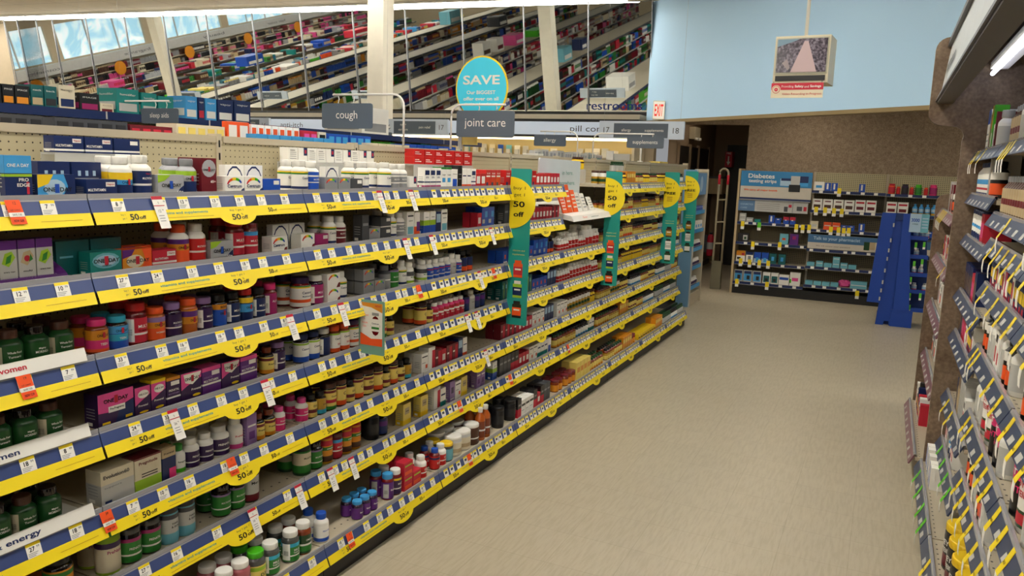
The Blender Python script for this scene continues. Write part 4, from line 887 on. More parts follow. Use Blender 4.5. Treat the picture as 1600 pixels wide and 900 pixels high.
bx('dgc', 'slate grey carton', .05, .12, .05, 'dgrey', [(.1, .6, .9, .7, 'grey')])
bx('airb', 'red drink mix carton with orange foot', .075, .07, .05, 'redtag', [(.1, .1, .9, .35, 'orange'), (.1, .7, .9, .8, 'lime')], [('Airborne', .012, .5, .5, 'white', .06)])
bx('yelb', 'yellow carton', .06, .11, .05, 'amber', [(.1, .5, .9, .8, 'ltyel'), (0, 0, 1, .15, 'gold')])
bx('yelb2', 'pale yellow tall carton', .07, .13, .06, 'ltyel', [(.1, .4, .9, .7, 'amber')])
bx('tealc', 'slim teal and lime carton', .04, .12, .05, 'dteal', [(.6, .1, .75, .9, 'lime'), (.1, .6, .5, .8, 'aqua')])
bx('bluec', 'blue carton with orange dot', .06, .08, .05, 'blue', [(.3, .4, .6, .7, 'orange'), (.1, .1, .9, .2, 'white')])
bx('blsl', 'slim navy and white carton', .05, .11, .04, 'navy', [(.1, .5, .9, .9, 'bluepale')])
bx('yelo', 'small yellow sachet box', .07, .05, .06, 'yellow', [(.1, .2, .9, .5, 'brown')])

def taper(sp):
    h, r = sp['h'], sp['d']/2
    cs = sp['cs']
    if cs == 'pill': return [(r*.93, 0), (r, .004), (r, h*.66), (r*.96, h*.70), (r*.72, h*.77), (r*.60, h*.79), (r*.60, h*.82)], (r*.68, h*.80, h)
    if cs == 'gum': return [(r*.93, 0), (r, .004), (r, h*.72), (r*.94, h*.77), (r*.80, h*.80), (r*.78, h*.82)], (r*.84, h*.81, h)
    if cs == 'tall': return [(r*.93, 0), (r, .004), (r, h*.66), (r*.9, h*.72), (r*.45, h*.83), (r*.42, h*.87)], (r*.48, h*.86, h)
    return [(r*.95, 0), (r, .004), (r, h*.82), (r*.95, h*.84)], (r*.99, h*.83, h)
def cyl_fn(r):
    return lambda u, v, w=0: ((r+w)*cos(u/r), (r+w)*sin(u/r), v)
MESHC = {}
def prod_meshes(key, lod):
    """lod 0: body, cap, label; 1: one mesh with print; 2: one mesh, plain bands"""
    k = (key, lod)
    if k in MESHC: return MESHC[k]
    sp = SPEC[key]; h = sp['h']
    if sp['t'] == 'b':
        seg = [18, 12, 8][lod]; r = sp['d']/2
        prof, (cr, c0, c1) = taper(sp)
        body = MB(); body.lathe(prof, seg, sp['body'])
        cap = body if lod else MB()
        cap.lathe([(cr*.97, c0), (cr, c0+.002), (cr, c1-.003), (cr*.93, c1)], seg, sp['cap'])
        if not lod:
            for q in range(18):     # ribs of the cap
                a = 2*pi*q/18; ca, sa = cos(a), sin(a)
                cap.add([((cr+.0006)*cos(a-.06), (cr+.0006)*sin(a-.06), c0+.003), ((cr+.0006)*cos(a+.06), (cr+.0006)*sin(a+.06), c0+.003), ((cr+.0006)*cos(a+.06), (cr+.0006)*sin(a+.06), c1-.004), ((cr+.0006)*cos(a-.06), (cr+.0006)*sin(a-.06), c1-.004)], [(0,1,2,3)], sp['cap'])
        lab = body if lod else MB()
        for q, (z0, z1, c) in enumerate(sp['lab']):
            rr = r+.0006+.0003*q
            lab.lathe([(rr, z0*h), (rr, z1*h)], seg, c, cap=False)
        top = r+.0006+.0003*len(sp['lab'])
        if sp['side']:
            f = cyl_fn(top+.0002); u0, u1 = -1.75*top, -.85*top; z0, z1 = h*.10, h*.64
            n = 4
            for q in range(n):
                a, c = u0+(u1-u0)*q/n, u0+(u1-u0)*(q+1)/n
                lab.add([f(a, z0), f(c, z0), f(c, z1), f(a, z1)], [(0,1,2,3)], sp['side'], True)
            if lod == 0:
                for q in range(7):
                    zz = h*(.26+.022*q); lab.add([f(u0*.8+u1*.2, zz, .0004), f((u0+u1)/2, zz, .0004), f(u0*.2+u1*.8, zz, .0004), f(u0*.2+u1*.8, zz+.001, .0004), f((u0+u1)/2, zz+.001, .0004), f(u0*.8+u1*.2, zz+.001, .0004)], [(0,1,2,3,4,5)], 'black')
        if lod < 2:
            for t in sp['txt']:
                s, size, z, c, w = t
                lab.text(s, size, cyl_fn(top+.0003), c, v=z*h, w=.0003, width=w, bold=True)
        res = [('body', body.mesh(key))]
        if not lod: res += [('cap', cap.mesh('cap')), ('label', lab.mesh('label'))]
    else:
        w, d = sp['w'], sp['dep']
        b = MB(); b.box(-d/2, -w/2, 0, d/2, w/2, h, sp['body'])
        f = lambda u, v, ww=0: (d/2+ww, (u-.5)*w, v*h)
        fs = lambda u, v, ww=0: (-d/2+u*d, -w/2-ww, v*h)
        for q, bd in enumerate(sp['bands']):
            e = .0003+.0002*q
            if bd[0] == 'P': b.poly([(p_[0], p_[1]) for p_ in bd[1]], lambda u, v, ww=0: f(u, v, e), bd[2]); continue
            if bd[0] == 'E': b.poly(arc(bd[1], bd[2], bd[3], 0, 360, 14, bd[4])[:-1], lambda u, v, ww=0: f(u, v, e), bd[5]); continue
            if bd[0] == 'R':     # rainbow arch over the name
                _, cy, cz, ry, rz_ = bd
                cols = ['redtag', 'orange', 'yellow', 'bgreen', 'blue']
                for k2, cc in enumerate(cols):
                    a0, a1 = 165-28*k2, 165-28*(k2+1)
                    o_ = arc(cy, cz, ry, a0, a1, 2, rz_); i_ = arc(cy, cz, ry*.86, a1, a0, 2, rz_*.66)
                    b.poly(o_+i_, lambda u, v, ww=0: f(u, v, e), cc)
                continue
            y0, z0, y1, z1, c = bd
            b.add([f(y0, z0, e), f(y1, z0, e), f(y1, z1, e), f(y0, z1, e)], [(0,1,2,3)], c)
            if y0 <= .01 and y1 >= .99: b.add([fs(0, z0, e), fs(1, z0, e), fs(1, z1, e), fs(0, z1, e)], [(0,1,2,3)], c)
            if z1 >= .99 and y1-y0 > .9: b.add([(-d/2, -w/2, h+e), (d/2, -w/2, h+e), (d/2, w/2, h+e), (-d/2, w/2, h+e)], [(0,1,2,3)], c)
        if lod < 2:
            for s, size, y, z, c, tw in sp['txt']:
                b.text(s, size, lambda u, v, ww=0: (d/2+ww, (y-.5)*w+u, z*h+v), c, w=.0015, width=tw, bold=True)
            # small print on the end flap
            pr = 'grey' if sp['body'] in ('paperwhite', 'cream', 'lgrey', 'ltyel') else 'lgrey'
            for q in range(4): b.add([fs(.18, .55-.09*q, .002), fs(.8, .55-.09*q, .002), fs(.8, .57-.09*q, .002), fs(.18, .57-.09*q, .002)], [(0,1,2,3)], pr)
            b.add([fs(.2, .06, .002), fs(.6, .06, .002), fs(.6, .16, .002), fs(.2, .16, .002)], [(0,1,2,3)], 'paperwhite')
        res = [('body', b.mesh(key))]
    MESHC[k] = res
    return res

PL = []   # placed goods: dict(key, x, y, z, rz, label, group, face)
def put(key, x, y, z, rz=0.0, where='', group=None, lean=0):
    sp = SPEC[key]; p = proj((x, y, z+sp['h']/2))
    PL.append(dict(key=key, x=x, y=y, z=z, rz=rz, where=where, group=group, px=sp['h']*FPX/p[2], vis=(-60 < p[0] < 1660 and -60 < p[1] < 960)))
SHN = ['top', 'second', 'third', 'fourth', 'fifth', 'sixth', 'bottom']
def row(s, text, Xf=None, z=None, shname=None, gap=.004, default_deep=2, y_end=None):
    """goods along one shelf of the long gondola; @px moves on to that image column; key*n goods deep; key^n stacked"""
    base = s == 6
    z = (ZS[s] if z is None else z)+.0005; Xf = Xf or ((BX if base else RX)-.022)
    cur = None; cnt = {}
    for tk in text.split():
        if tk[0] == '@':
            yy = Yat(float(tk[1:]), Xf, z+.05)
            cur = yy if cur is None else max(cur, yy); continue
        if tk[0] == '_': cur += float(tk[1:])/100; continue
        key, deep, high = tk, default_deep, 1
        if '^' in key: key, hh = key.split('^'); high = int(hh)
        if '*' in key: key, dd = key.split('*'); deep = int(dd)
        sp = SPEC[key]; w = sp['w']
        y = cur+w/2; kb = int((y-BY[0])/BW); fr = y-BY[0]-kb*BW
        cur += w+gap
        if kb < 0 or kb > 8 or (y_end and y > y_end): continue
        if fr < w/2+.016: y += w/2+.016-fr; cur += w/2+.016-fr
        elif fr > BW-w/2-.016: y += BW-fr+w/2+.016; cur = y+w/2+gap; kb += 1
        if kb > 8: continue
        cnt[kb] = cnt.get(kb, 0)+1
        for q in range(deep):
            x = Xf-sp['dep']/2-q*(sp['dep']+.006)
            if x-sp['dep']/2 < GX+.03: break
            for hq in range(high):
                rzz = random.uniform(-.12, .12) if sp['t'] == 'b' else random.uniform(-.02, .02)
                ro = 'front' if q == 0 else ORD[q]
                pos = '%s from left, %s row, %s shelf, %s bay' % (ORD[min(cnt[kb]-1, 29)], ro, SHN[s], BAYNAME(kb))
                if high > 1: pos = '%s from left, %s row, %s shelf, %s bay' % (ORD[min(cnt[kb]-1, 29)], ro, SHN[s], BAYNAME(kb))+('' if hq == 0 else ', stacked')
                put(key, x, y, z+hq*(sp['h']+.0006), rzz, pos, 'goods on the %s shelf of the vitamin aisle' % SHN[s])

row(0, '@-160 oadm^1 @-60 ncw*1 @8 proedge*1 @58 oadm*1 mulnavy*1 @181 wyel wnavy @247 oad50*1 @290 wgry oad65*2 @352 cen*1 cen*1 mulblu*1 @467 wcent wblu @508 cengry*1 cengry*1 mulgry*1 wcent @603 wcent wsil wsil ens*1 ocu*1 ocu*1 ocu*1 ocg*1 ocg ocb blk wor wor ocu redw*2 redw*2 redb^1 redb redb', y_end=BY[5]-.03)
# second row of cartons standing behind the low ones on the top shelf, and the stock stacked above it
def stack(text, px, Xf, z, s, wh='behind the front row', end=None):
    y = Yat(px, Xf, z+.05); n = 0
    for key in text.split():
        if key[0] == '_': y += float(key[1:])/100; continue
        sp = SPEC[key]; kb = min(8, max(0, int((y-BY[0])/BW))); n += 1
        ys = y+sp['w']/2
        put(key, Xf-sp['dep']/2, ys, z+.0005, 0, '%s %s, %s shelf, %s bay' % (ORD[n-1], wh, SHN[s], BAYNAME(kb)), 'goods on the %s shelf of the vitamin aisle' % SHN[s])
        y += sp['w']+.006
Z0 = ZS[0]
stack('navtall navtall', 60, RX-.09, Z0, 0)
stack('wgry wgry', 262, RX-.16, Z0, 0)
stack('cenh cenh', 352, RX-.085, Z0, 0)
stack('mulblu mulblu', 405, RX-.085, Z0+.062, 0, 'stacked over the front row') if 0 else None
stack('cenh', 508, RX-.09, Z0, 0)
row(0, '@560 ens2*1 ens*1 ens2*1 ens2*1 ens*1 ens2*1 ens*1 ens2*1 ens*1', Xf=RX-.20, z=Z0+.14) if 0 else None
row(1, '@-40 ncr*1 @0 ncw*1 ncr*1 ncw*1 @100 tealb*1 @160 orgb*1 redmul*1 worg wred @326 oad50*1 @366 gred gmr @425 cenw*1 cenw*1 magmul*1 @515 wcent wmag @566 dgc*1 cengry*1 mulgry^2 wcent wsil nat npu nbl2 nbl2 blsl nat @746 redc blub blub', y_end=BY[4]-.02)
stack('tealp tealp orgb', 88, RX-.085, ZS[1], 1)
stack('cenh cenh', 426, RX-.085, ZS[1], 1)
row(2, '@-40 gdg2 gdg gdg2 gdg @107 gpink gteal gred gorg glil gamb glil2 gbon gnav grcb gnav gmag @462 gcen gmul cenw^2 wcent @568 cengry^2 cengry^1 dgr ggr wcent wgreen wgreen wjoint wjoint wjoint wjoint wplain wjoint dbl dbl', y_end=BY[4]-.02)
row(3, '@-60 gdg2 gdg gdg2 gdg @118 ppbig*1 pps*1 ppy*1 pmu*1 ppm*1 pmm*1 ppm*1 pmm*1 @417 gnm glil2 gcb gcb gwb gco gco gcen @566 gmr gnms gnmg gnms @652 gnmo gnms gpk gpk gpk gpk gpk gpk dbp wplain dbp dbp', y_end=BY[4]-.02)
row(4, '@-60 gdg gdg2 gdg gdg2 @107 evo*1 preg*1 npp*1 wgrn wpur wpur wbig wpre lil gnm gnm wpink wpink gnms gnmt gnmg gnmo gnms gnmo @565 gnmb gnmo gnms gnmo gnms gnmt whb whr*1 rdc*1 redc rdc rdc blsl wor', y_end=BY[4]-.02)
row(5, '@-40 gal gal @85 gal gsm @158 ggr2 ggr2 ghs ghs @345 ggr ggr gmen @447 gmv ggr gzoo gmr gzoo gzoo @583 blkt dbp @630 ylb*1 ylb*1 @678 whr*1 grc*1 @703 pku*1 whb*1 ylb*1 @745 lil lil @770 nbl2 grc', y_end=BY[4]-.02)
row(6, '@150 gpg gpg @268 gcal gpg @350 gcal gpg glim gmlk @455 gmlk gom wbc @560 gbp gbp gbp @608 gbpt gwp airb^2 airb @660 wrl grb wrl @690 gyl gtub gtub gtubb @752 vin vin @782 blkt blkt bred*2 @812 wmed wmed wmed bred @838 redc bred dgc dgc', y_end=5.05)
# far bays: the same few lines of goods repeated
FAR = {4: ['redb redb redw redc', 'dgc blk redc redc rdc', 'bluec bluec blub dbl', 'tealc tealc bluec blsl', 'rdc redc whb blsl', 'dgc bred redc whb grc ocb', 'dgc blkj blkj'],
       5: ['', '', 'wrs wrl wrs wrxl wrl', 'wrs wrl wrl wrs', 'whb nwy nwy nby', 'nbg nbb nbw grc', 'blkj yelb2 nbg nbg'],
       6: ['nwy nby yelb', 'nbb nby nbg gnmo', 'nbb nbg gnmo', 'nbg nbb nby', 'nbb nwy gnms', 'nbg nbb yelb', 'nbb nbg yelb blkj'],
       7: ['nbg nby nbg nby', 'nbb nby nbb gnmo', 'nbb gnms nbg', 'nby nbg nbb', 'nbw nbg gnms', 'gnms nbg nbw nbw', 'yelo yelo yelb'],
       8: ['nby nbg nbl nbw', 'nbb nby gnmo', 'nbw gnms nbb', 'nbb nbg nbw', 'nbw nbl nbg', 'nbl nbw nbl', 'nbl nbw nbl']}
for kb, rows in FAR.items():
    for s, tx in enumerate(rows):
        ks = tx.split()
        if not ks: continue
        base = s == 6; z = ZS[s]+.0005; Xf = (BX if base else RX)-.022
        y = BY[kb]+.02; n = 0; i = 0
        if kb == 4 and s == 6: y = max(y, 5.0)
        while True:
            key = ks[min(len(ks)-1, int(len(ks)*(y-BY[kb])/BW))]; sp = SPEC[key]
            if y+sp['w'] > BY[kb+1]-.018: break
            n += 1
            for q in range(2):
                put(key, Xf-sp['dep']/2-q*(sp['dep']+.006), y+sp['w']/2, z, random.uniform(-.1, .1) if sp['t'] == 'b' else 0, '%s from left, %s row, %s shelf, %s bay' % (ORD[n-1], 'front' if q == 0 else 'second', SHN[s], BAYNAME(kb)), 'goods on the %s shelf of the vitamin aisle' % SHN[s])
            y += sp['w']+.005
# loose tall stock on the back of the top shelf, on low risers
def riser(y0, y1, x0, x1, z, h, lb):
    b = MB(); b.box(x0, y0, z+h-.006, x1, y1, z+h, ACR); b.box(x0, y0, z, x0+.004, y1, z+h, ACR); b.box(x1-.004, y0, z, x1, y1, z+h, ACR)
    tag(b.build('display_riser'), lb, 'riser')
def on_riser(keys, y0, x, h, wh, rows_=1):
    y = y0; n = 0
    tot = sum(SPEC[k]['w']+.006 for k in keys)
    riser(y0-.005, y0+tot, x-.035, x+.035, Z0, h, 'clear riser under the %s' % wh)
    for k in keys:
        sp = SPEC[k]; n += 1
        for r_ in range(rows_): put(k, x, y+sp['w']/2, Z0+h+.0005+r_*(sp['h']+.0006), 0, '%s of the %s, %s' % (ORD[n-1], wh, 'on the riser' if r_ == 0 else 'upper layer'), 'goods raised at the back of the top shelf')
        y += sp['w']+.006
on_riser(['ens2', 'ens', 'ens2', 'ens2', 'ens', 'ens2', 'ens', 'ens2', 'ens', 'ens'], 2.72, -2.40, .115, 'white nutrition cartons at the back')
on_riser(['mulnavy', 'mulnavy', 'mulnavy'], 1.63, -2.38, .125, 'navy cartons at the back')
on_riser(['redflat', 'redflat', 'redflat', 'redflat', 'redflat', 'redflat'], 3.66, -2.36, .12, 'flat red cartons', 2)
on_riser(['nby', 'nby', 'nby', 'nby'], 6.12, -2.36, .115, 'yellow bottles at the back')
on_riser(['nbl', 'nbl', 'nbl', 'nbl', 'nbl', 'nbl'], 7.12, -2.36, .10, 'dark green bottles at the back')
# ================================================================== RIGHT SIDE FIXTURE (tall laminate case)
def rz_shape(pts, y0, y1, m, b): b.poly(pts, lambda u, v, w=0: (u, y0+w, v), m, y1-y0)
r = empty('display_case', (0, 0, 0), label='tall mottled brown laminate case with stepped shelves on the right', cat='shelving')
b = MB()
pts = [(1.2, 0), (.335, 0), (.335, 1.96)] + arc(.285, 1.98, .055, 0, 90, 5) + [(.22, 2.04)] + list(reversed(arc(.22, 2.10, .06, 180, 270, 5)))[0:0] + arc(.225, 2.105, .065, 270, 180, 5) + arc(.225, 2.44, .065, 180, 90, 5) + [(1.2, 2.505)]
rz_shape(pts, 4.955, 4.99, LAMINATE, b); b.build('divider', r)
b = MB(); b.box(.93, -1.6, 0, 1.2, 4.955, 2.5, mat('case_back', '231f1c', .6)); b.build('back', r)
b = MB(); b.box(.30, -1.6, 2.47, 1.2, 4.955, 2.505, mat('case_top', '1c1a19', .6)); b.build('canopy', r)
b = MB(); b.box(.36, -1.6, 0, .93, 4.955, .085, 'dark'); b.build('plinth', r)
b = MB()   # tilted header with pale sign face between dark rails
P = [(.205, 2.19), (.235, 2.475)]
def slope(y0, y1, a, c, t, m):
    (x0, z0), (x1, z1) = a, c
    b.add([(x0,y0,z0),(x0,y1,z0),(x1,y1,z1),(x1,y0,z1),(x0+t,y0,z0),(x0+t,y1,z0),(x1+t,y1,z1),(x1+t,y0,z1)], [(0,1,2,3),(7,6,5,4),(0,4,5,1),(1,5,6,2),(2,6,7,3),(3,7,4,0)], m)
slope(-1.6, 4.953, P[0], P[1], .015, mat('header_face', 'c9cdce', .35))
b.text('nutrition', .10, lambda u, v, w=0: (.2155+v*.105, 4.50-u, 2.325+v), 'dgrey', w=0, width=.60, bold=True)
b.v = [(x-.0015 if False else x, y, z) for x, y, z in b.v]
b.build('header_panel', r)
b = MB(); slope(-1.6, 4.953, (.185, 2.165), (.195, 2.20), .035, 'dgrey'); slope(-1.6, 4.953, (.215, 2.455), (.22, 2.495), .035, 'dgrey'); b.build('header_rail', r)
b = MB(); b.box(.195, -1.6, 2.155, .27, 4.953, 2.17, mat('case_soffit', '4a4440', .5)); b.build('light_shelf', r)
TUBE = mat('cool_tube', 'e6eaff', .5, 0, emit=TUBE_POWER*2)
b = MB(); b.tube([(.43, -1.4, 2.30), (.43, 4.86, 2.30)], .011, TUBE, 10); b.build('lamp_tube', r)
MB().box(.42, -1.4, 2.325, .50, 4.9, 2.36, 'white').build('lamp_housing', r)
RXR, RXB = .405, .315
CASERAIL = mat('case_rail_blue', '3a4560', .35)
def rail_mesh(L, colr='blueprice', flip=1):
    b = MB(); y0, y1 = 0.003, L-.003
    b.add([(0,y0,.006),(0,y1,.006),(-.026,y1,-.044),(-.026,y0,-.044),(.008,y0,.006),(.008,y1,.006),(-.018,y1,-.046),(-.018,y0,-.046)],
          [(0,1,2,3),(4,7,6,5),(0,3,7,4),(1,5,6,2),(3,2,6,7),(0,4,5,1)], colr)
    b.add([(.0, y0, .006), (.0, y1, .006), (.004, y1, .016), (.004, y0, .016), (.014, y0, .016), (.014, y1, .016), (.012, y1, .002), (.012, y0, .002)], [(0,3,2,1),(3,4,5,2),(4,7,6,5)], 'clearlip')
    for q in range(max(2, int(L/.16))):
        y = .06+q*.16
        if y < L-.05: b.add([(-.003,y,-.002),(-.003,y+.05,-.002),(-.0245,y+.05,-.038),(-.0245,y,-.038)], [(0,1,2,3)], 'lgrey')
    return b.mesh('price_rail')
def flag_mesh(c):
    """curled sale flag: coloured upper part over the rail, white tail hanging free"""
    b = MB(); w = .018
    prof = [(.002, .010), (-.013, -.020), (-.028, -.046), (-.036, -.060)]
    tail = [(-.036, -.060), (-.038, -.085), (-.037, -.108)]
    for pr, m in ((prof, c), (tail, 'paperwhite')):
        for q in range(len(pr)-1):
            (x0, z0), (x1, z1) = pr[q], pr[q+1]; s0, s1 = .25*z0, .25*z1
            b.add([(x0-.002, -w+s0, z0), (x0-.002, w+s0, z0), (x1-.002, w+s1, z1), (x1-.002, -w+s1, z1), (x0-.001, -w+s0, z0), (x0-.001, w+s0, z0), (x1-.001, w+s1, z1), (x1-.001, -w+s1, z1)], [(0,1,2,3),(7,6,5,4)], m)
    b.text('SALE', .010, lambda u, v, w_=0: (-.018-.0035+v*.55, -u-.006, -.028+v), 'black', width=.024, bold=True)
    return b.mesh('sale_flag')
FLAG = {c: flag_mesh(c) for c in ('promoyel', 'ltgreen')}
def case_bay(y0, y1, zs, name, depth, colr=CASERAIL, basecol='ltgreen', flags=None, zb=.14):
    t = empty('case_bay', (0, y0, 0), label=name, cat='shelving', group='bays of the right hand case')
    L = y1-y0; rm = rail_mesh(L, colr)
    out = []
    for s, z in enumerate(zs+[zb]):
        base = s == len(zs); X = (RXB if base else RXR)
        bb = MB(); bb.box(.01, .003, -.02, .92-X if depth is None else depth, L-.003, 0, PAINT)
        for q in range(int(L/.05)): bb.box(.03, .02+q*.05, -.0002, .037, .028+q*.05, .0006, 'dark')
        sh = bb.build('shelf', t, (X, 0, z)); obj('price_rail', rm, sh)
        fl = flags[s] if flags else (0, [])
        c, ys = fl
        for y in ys:
            if y0+.02 < y < y1-.02: obj('sale_flag', FLAG[c], sh, (0, y-y0, 0))
        out.append(sh)
    return t
Y_ = 'promoyel'; G_ = 'ltgreen'
def pxs(z, X, pts): return [Yat(p, X, z) for p in pts]
case_bay(3.865, 4.95, [1.89, 1.67, 1.45, 1.15, .92, .575, .30], 'far case bay against the laminate divider', None, flags=[(Y_, [4.80, 4.70, 4.42]), (Y_, []), (Y_, []), (Y_, [3.92]), (Y_, []), (Y_, [4.7, 4.45]), (G_, [4.75, 4.52, 4.3, 4.1]), (G_, [4.75, 4.5, 4.25, 4.05])])
case_bay(2.78, 3.86, [1.89, 1.61, 1.50, 1.315, 1.045, .755, .48], 'middle case bay with yellow sale flags', None, flags=[(Y_, [3.6, 3.52, 3.44]), (Y_, [3.3]), (Y_, [3.62, 3.42, 3.25, 3.08, 2.9]), (Y_, [3.7, 3.35, 3.12, 2.9]), (Y_, [3.75, 3.66, 3.2, 2.95]), (Y_, [3.72, 3.6, 3.22, 3.07, 2.93]), (Y_, [3.72, 3.55, 3.4, 3.24, 3.06, 2.9]), (Y_, [3.6, 3.3, 3.0])])
case_bay(1.69, 2.775, [1.89, 1.61, 1.50, 1.315, 1.045, .755, .48], 'near case bay at the right edge of view', None, flags=[(Y_, [2.6, 2.3]), (Y_, [2.65, 2.5]), (Y_, [2.68, 2.5, 2.3]), (Y_, [2.66, 2.46, 2.26]), (Y_, [2.68, 2.5, 2.33, 2.1]), (Y_, [2.70, 2.55, 2.40, 2.25]), (Y_, [2.68, 2.52, 2.36, 2.2, 2.0]), (Y_, [])])
# second, lower case beyond the divider
r = empty('display_case', (0, 0, 0), label='lower laminate case end beyond the tall one', cat='shelving')
b = MB(); pts = [(1.2, 0), (.315, 0), (.315, 1.57)] + arc(.375, 1.585, .06, 180, 90, 5) + [(.60, 1.68)] + [(.62, 1.74), (1.2, 1.76)]
rz_shape(pts, 6.34, 6.38, LAMINATE, b); b.build('divider', r)
MB().box(.93, 5.0, 0, 1.2, 6.34, 2.0, 'dark').build('back', r)
RXR, RXB = .35, .285
MAROONR = mat('maroon_rail', '7c5560', .35)
case_bay(4.995, 6.33, [1.535, 1.225, .895, .53], 'low case bay behind the divider with faded maroon rails', .55, colr=MAROONR, flags=[(Y_, [6.1, 6.0, 5.9, 5.8, 5.7]), (Y_, [5.3]), (Y_, []), (Y_, []), (Y_, [])])
RXR, RXB = .405, .315
# goods on the right side case, facing the aisle (-X)
bt('tub', 'black protein tub with yellow lid', .20, .145, 'black', 'yellow', [(.08, .82, 'black'), (.10, .34, 'maroon'), (.62, .74, 'dark')], [('WHEY', .030, .60, 'white', .10), ('PROTEIN', .026, .44, 'white', .12)], 'jar')
bt('wprot', 'large white protein bottle with red lettering', .235, .13, 'white', 'white', [(.08, .75, 'paperwhite'), (.08, .3, 'dgreen'), (.12, .26, 'redtag')], [('BODY', .026, .62, 'redtag', .07), ('PROTEIN', .026, .50, 'redtag', .11)], 'pill')
bt('pinkb', 'black and hot pink weight loss bottle', .21, .12, 'black', 'hotpink', [(.08, .74, 'black'), (.55, .82, 'hotpink')], [('FIT', .026, .66, 'white', .05), ('LIGHT', .028, .42, 'hotpink', .09)], 'jar')
bt('bshk', 'white and blue shake bottle pack', .17, .062, 'paperwhite', 'navy', [(.04, .12, 'navy'), (.2, .26, 'redtag'), (.36, .5, 'sky')], [], 'tall')
bt('brd', 'brown shake bottle with silver cap', .16, .058, 'brown', 'silver', [(.1, .7, 'tan'), (.3, .45, 'maroon')], [], 'tall')
bt('wbagj', 'round white wrapped bottle with navy foot', .15, .085, 'paperwhite', 'navy', [(.03, .24, 'navy'), (.4, .5, 'sky')], [], 'jar')
bt('blkp', 'dark bottle with orange and white print', .17, .075, 'black', 'black', [(.1, .4, 'orange'), (.5, .7, 'white')], [], 'pill')
bt('wht', 'white upright shaker bottle', .18, .075, 'white', 'lgrey', [(.1, .6, 'lgrey')], [], 'pill')
bx('bar1', 'navy snack bar carton with gold stripe', .045, .16, .12, 'navy', [(.2, .1, .5, .7, 'gold')])
bx('bar2', 'red berry snack bar carton', .055, .14, .12, 'redtag', [(.2, .2, .8, .7, 'pink')])
bx('bar3', 'white and red printed carton', .06, .15, .12, 'paperwhite', [(.1, .2, .6, .6, 'redtag'), (.1, .7, .9, .9, 'dark')], [])
bx('bar4', 'slim grey white carton', .04, .20, .12, 'lgrey', [(.3, .1, .6, .9, 'grey')])
bx('bluk', 'blue slim carton marked 12', .045, .19, .12, 'blue', [(0, .86, 1, 1, 'white')], [('12', .03, .5, .7, 'white', .03)])
bx('bigblu', 'tall blue topped white carton', .10, .21, .13, 'paperwhite', [(0, .66, 1, 1, 'blue'), (.1, .1, .9, .14, 'grey'), (.1, .25, .9, .29, 'grey'), (.1, .4, .9, .44, 'grey')])
bx('grnb', 'green and yellow upright pouch carton', .08, .22, .06, 'bgreen', [(0, .5, .4, 1, 'yellow'), (.4, .1, .9, .4, 'white')])
bx('brown1', 'brown slim carton', .03, .18, .10, 'maroon', [(.2, .3, .8, .6, 'tan')])
bx('yelk', 'yellow and navy printed carton', .055, .10, .10, 'navy', [(0, .4, 1, .8, 'yellow'), (.2, .1, .8, .3, 'redtag')])
bx('tanbk', 'tan hanging carton', .05, .22, .05, 'tan', [(.1, .6, .9, .9, 'brown')])
def rrow(y_far, z, text, y_near, where, X=None, deep=1):
    """goods from the far end towards the viewer"""
    X = X or RXR+.02; y = y_far; n = 0
    for tk in text.split():
        if tk[0] == '_': y -= float(tk[1:])/100; continue
        dd = deep
        if '*' in tk: tk, q = tk.split('*'); dd = int(q)
        sp = SPEC[tk]; w = sp['w']
        if y-w < y_near: break
        n += 1
        for q in range(dd):
            put(tk, X+sp['dep']/2+q*(sp['dep']+.008), y-w/2, z+.0005, pi+(random.uniform(-.1, .1) if sp['t'] == 'b' else 0), '%s from divider%s, %s, right case' % (ORD[n-1], '' if q == 0 else ' behind', where), 'goods on the right hand case')
        y -= w+.006
rrow(4.72, 1.89, '_1 bigblu _2 brown1 grnb wht brown1 _3 wht', 3.88, 'top shelf far bay')
rrow(3.84, 1.89, 'brd brd brd brd wht wht grnb brd brd brd', 2.8, 'top shelf middle bay')
rrow(4.92, 1.67, 'bshk*2 bshk*2 bshk*2 bshk*2 bshk*2 bshk*2 bshk*2 bshk*2 bar4 blkp', 3.88, 'second shelf far bay')
rrow(3.84, 1.61, 'brd brd brd brd brd brd brd brd brd brd brd brd brd', 2.8, 'second shelf middle bay') 
rrow(4.92, 1.45, 'wbagj*2 wbagj*2 _2 wbagj*2 wbagj*2 wbagj bar2 bar2', 3.88, 'third shelf far bay')
rrow(4.92, 1.15, 'bar1 _1 bar1 _1 bar1 bar1 _1 bar1 bar1 bar1 bar2 bar2 bar1 bar1', 3.88, 'fourth shelf far bay')
rrow(4.92, .92, 'bar1 bar1 _2 bar1 bar2 bar2 _2 bar2 bar3 bar3 yelk yelk yelk bar3', 3.88, 'fifth shelf far bay')
rrow(4.6, .575, 'bar1 tanbk tanbk bar4 bar4 bar4 bar4 bar4 bar3', 3.88, 'sixth shelf far bay')
rrow(4.92, .30, 'bar3 bar3 bar4 _4 wbagj wbagj bar3 bar3', 3.88, 'seventh shelf far bay')
rrow(4.92, .14, 'bar3 bluk bar3 _6 bluk _5 tub', 3.88, 'bottom shelf far bay', RXB+.03) if 0 else None
bx('lowb', 'low white carton with blue side', .06, .12, .12, 'paperwhite', [(0, 0, .5, 1, 'blue')])
rrow(4.92, .14, 'lowb lowb _5 lowb _6 lowb lowb', 3.88, 'bottom shelf far bay', RXB+.03)
rrow(3.84, 1.315, 'yelk yelk yelk bar3 yelk yelk bar3 bar2 yelk yelk bar3 yelk yelk yelk yelk', 2.8, 'fourth shelf middle bay')
rrow(3.84, 1.045, 'blkp blkp wht wht wht bar3 bar3 wht blkp blkp wht', 2.8, 'fifth shelf middle bay')
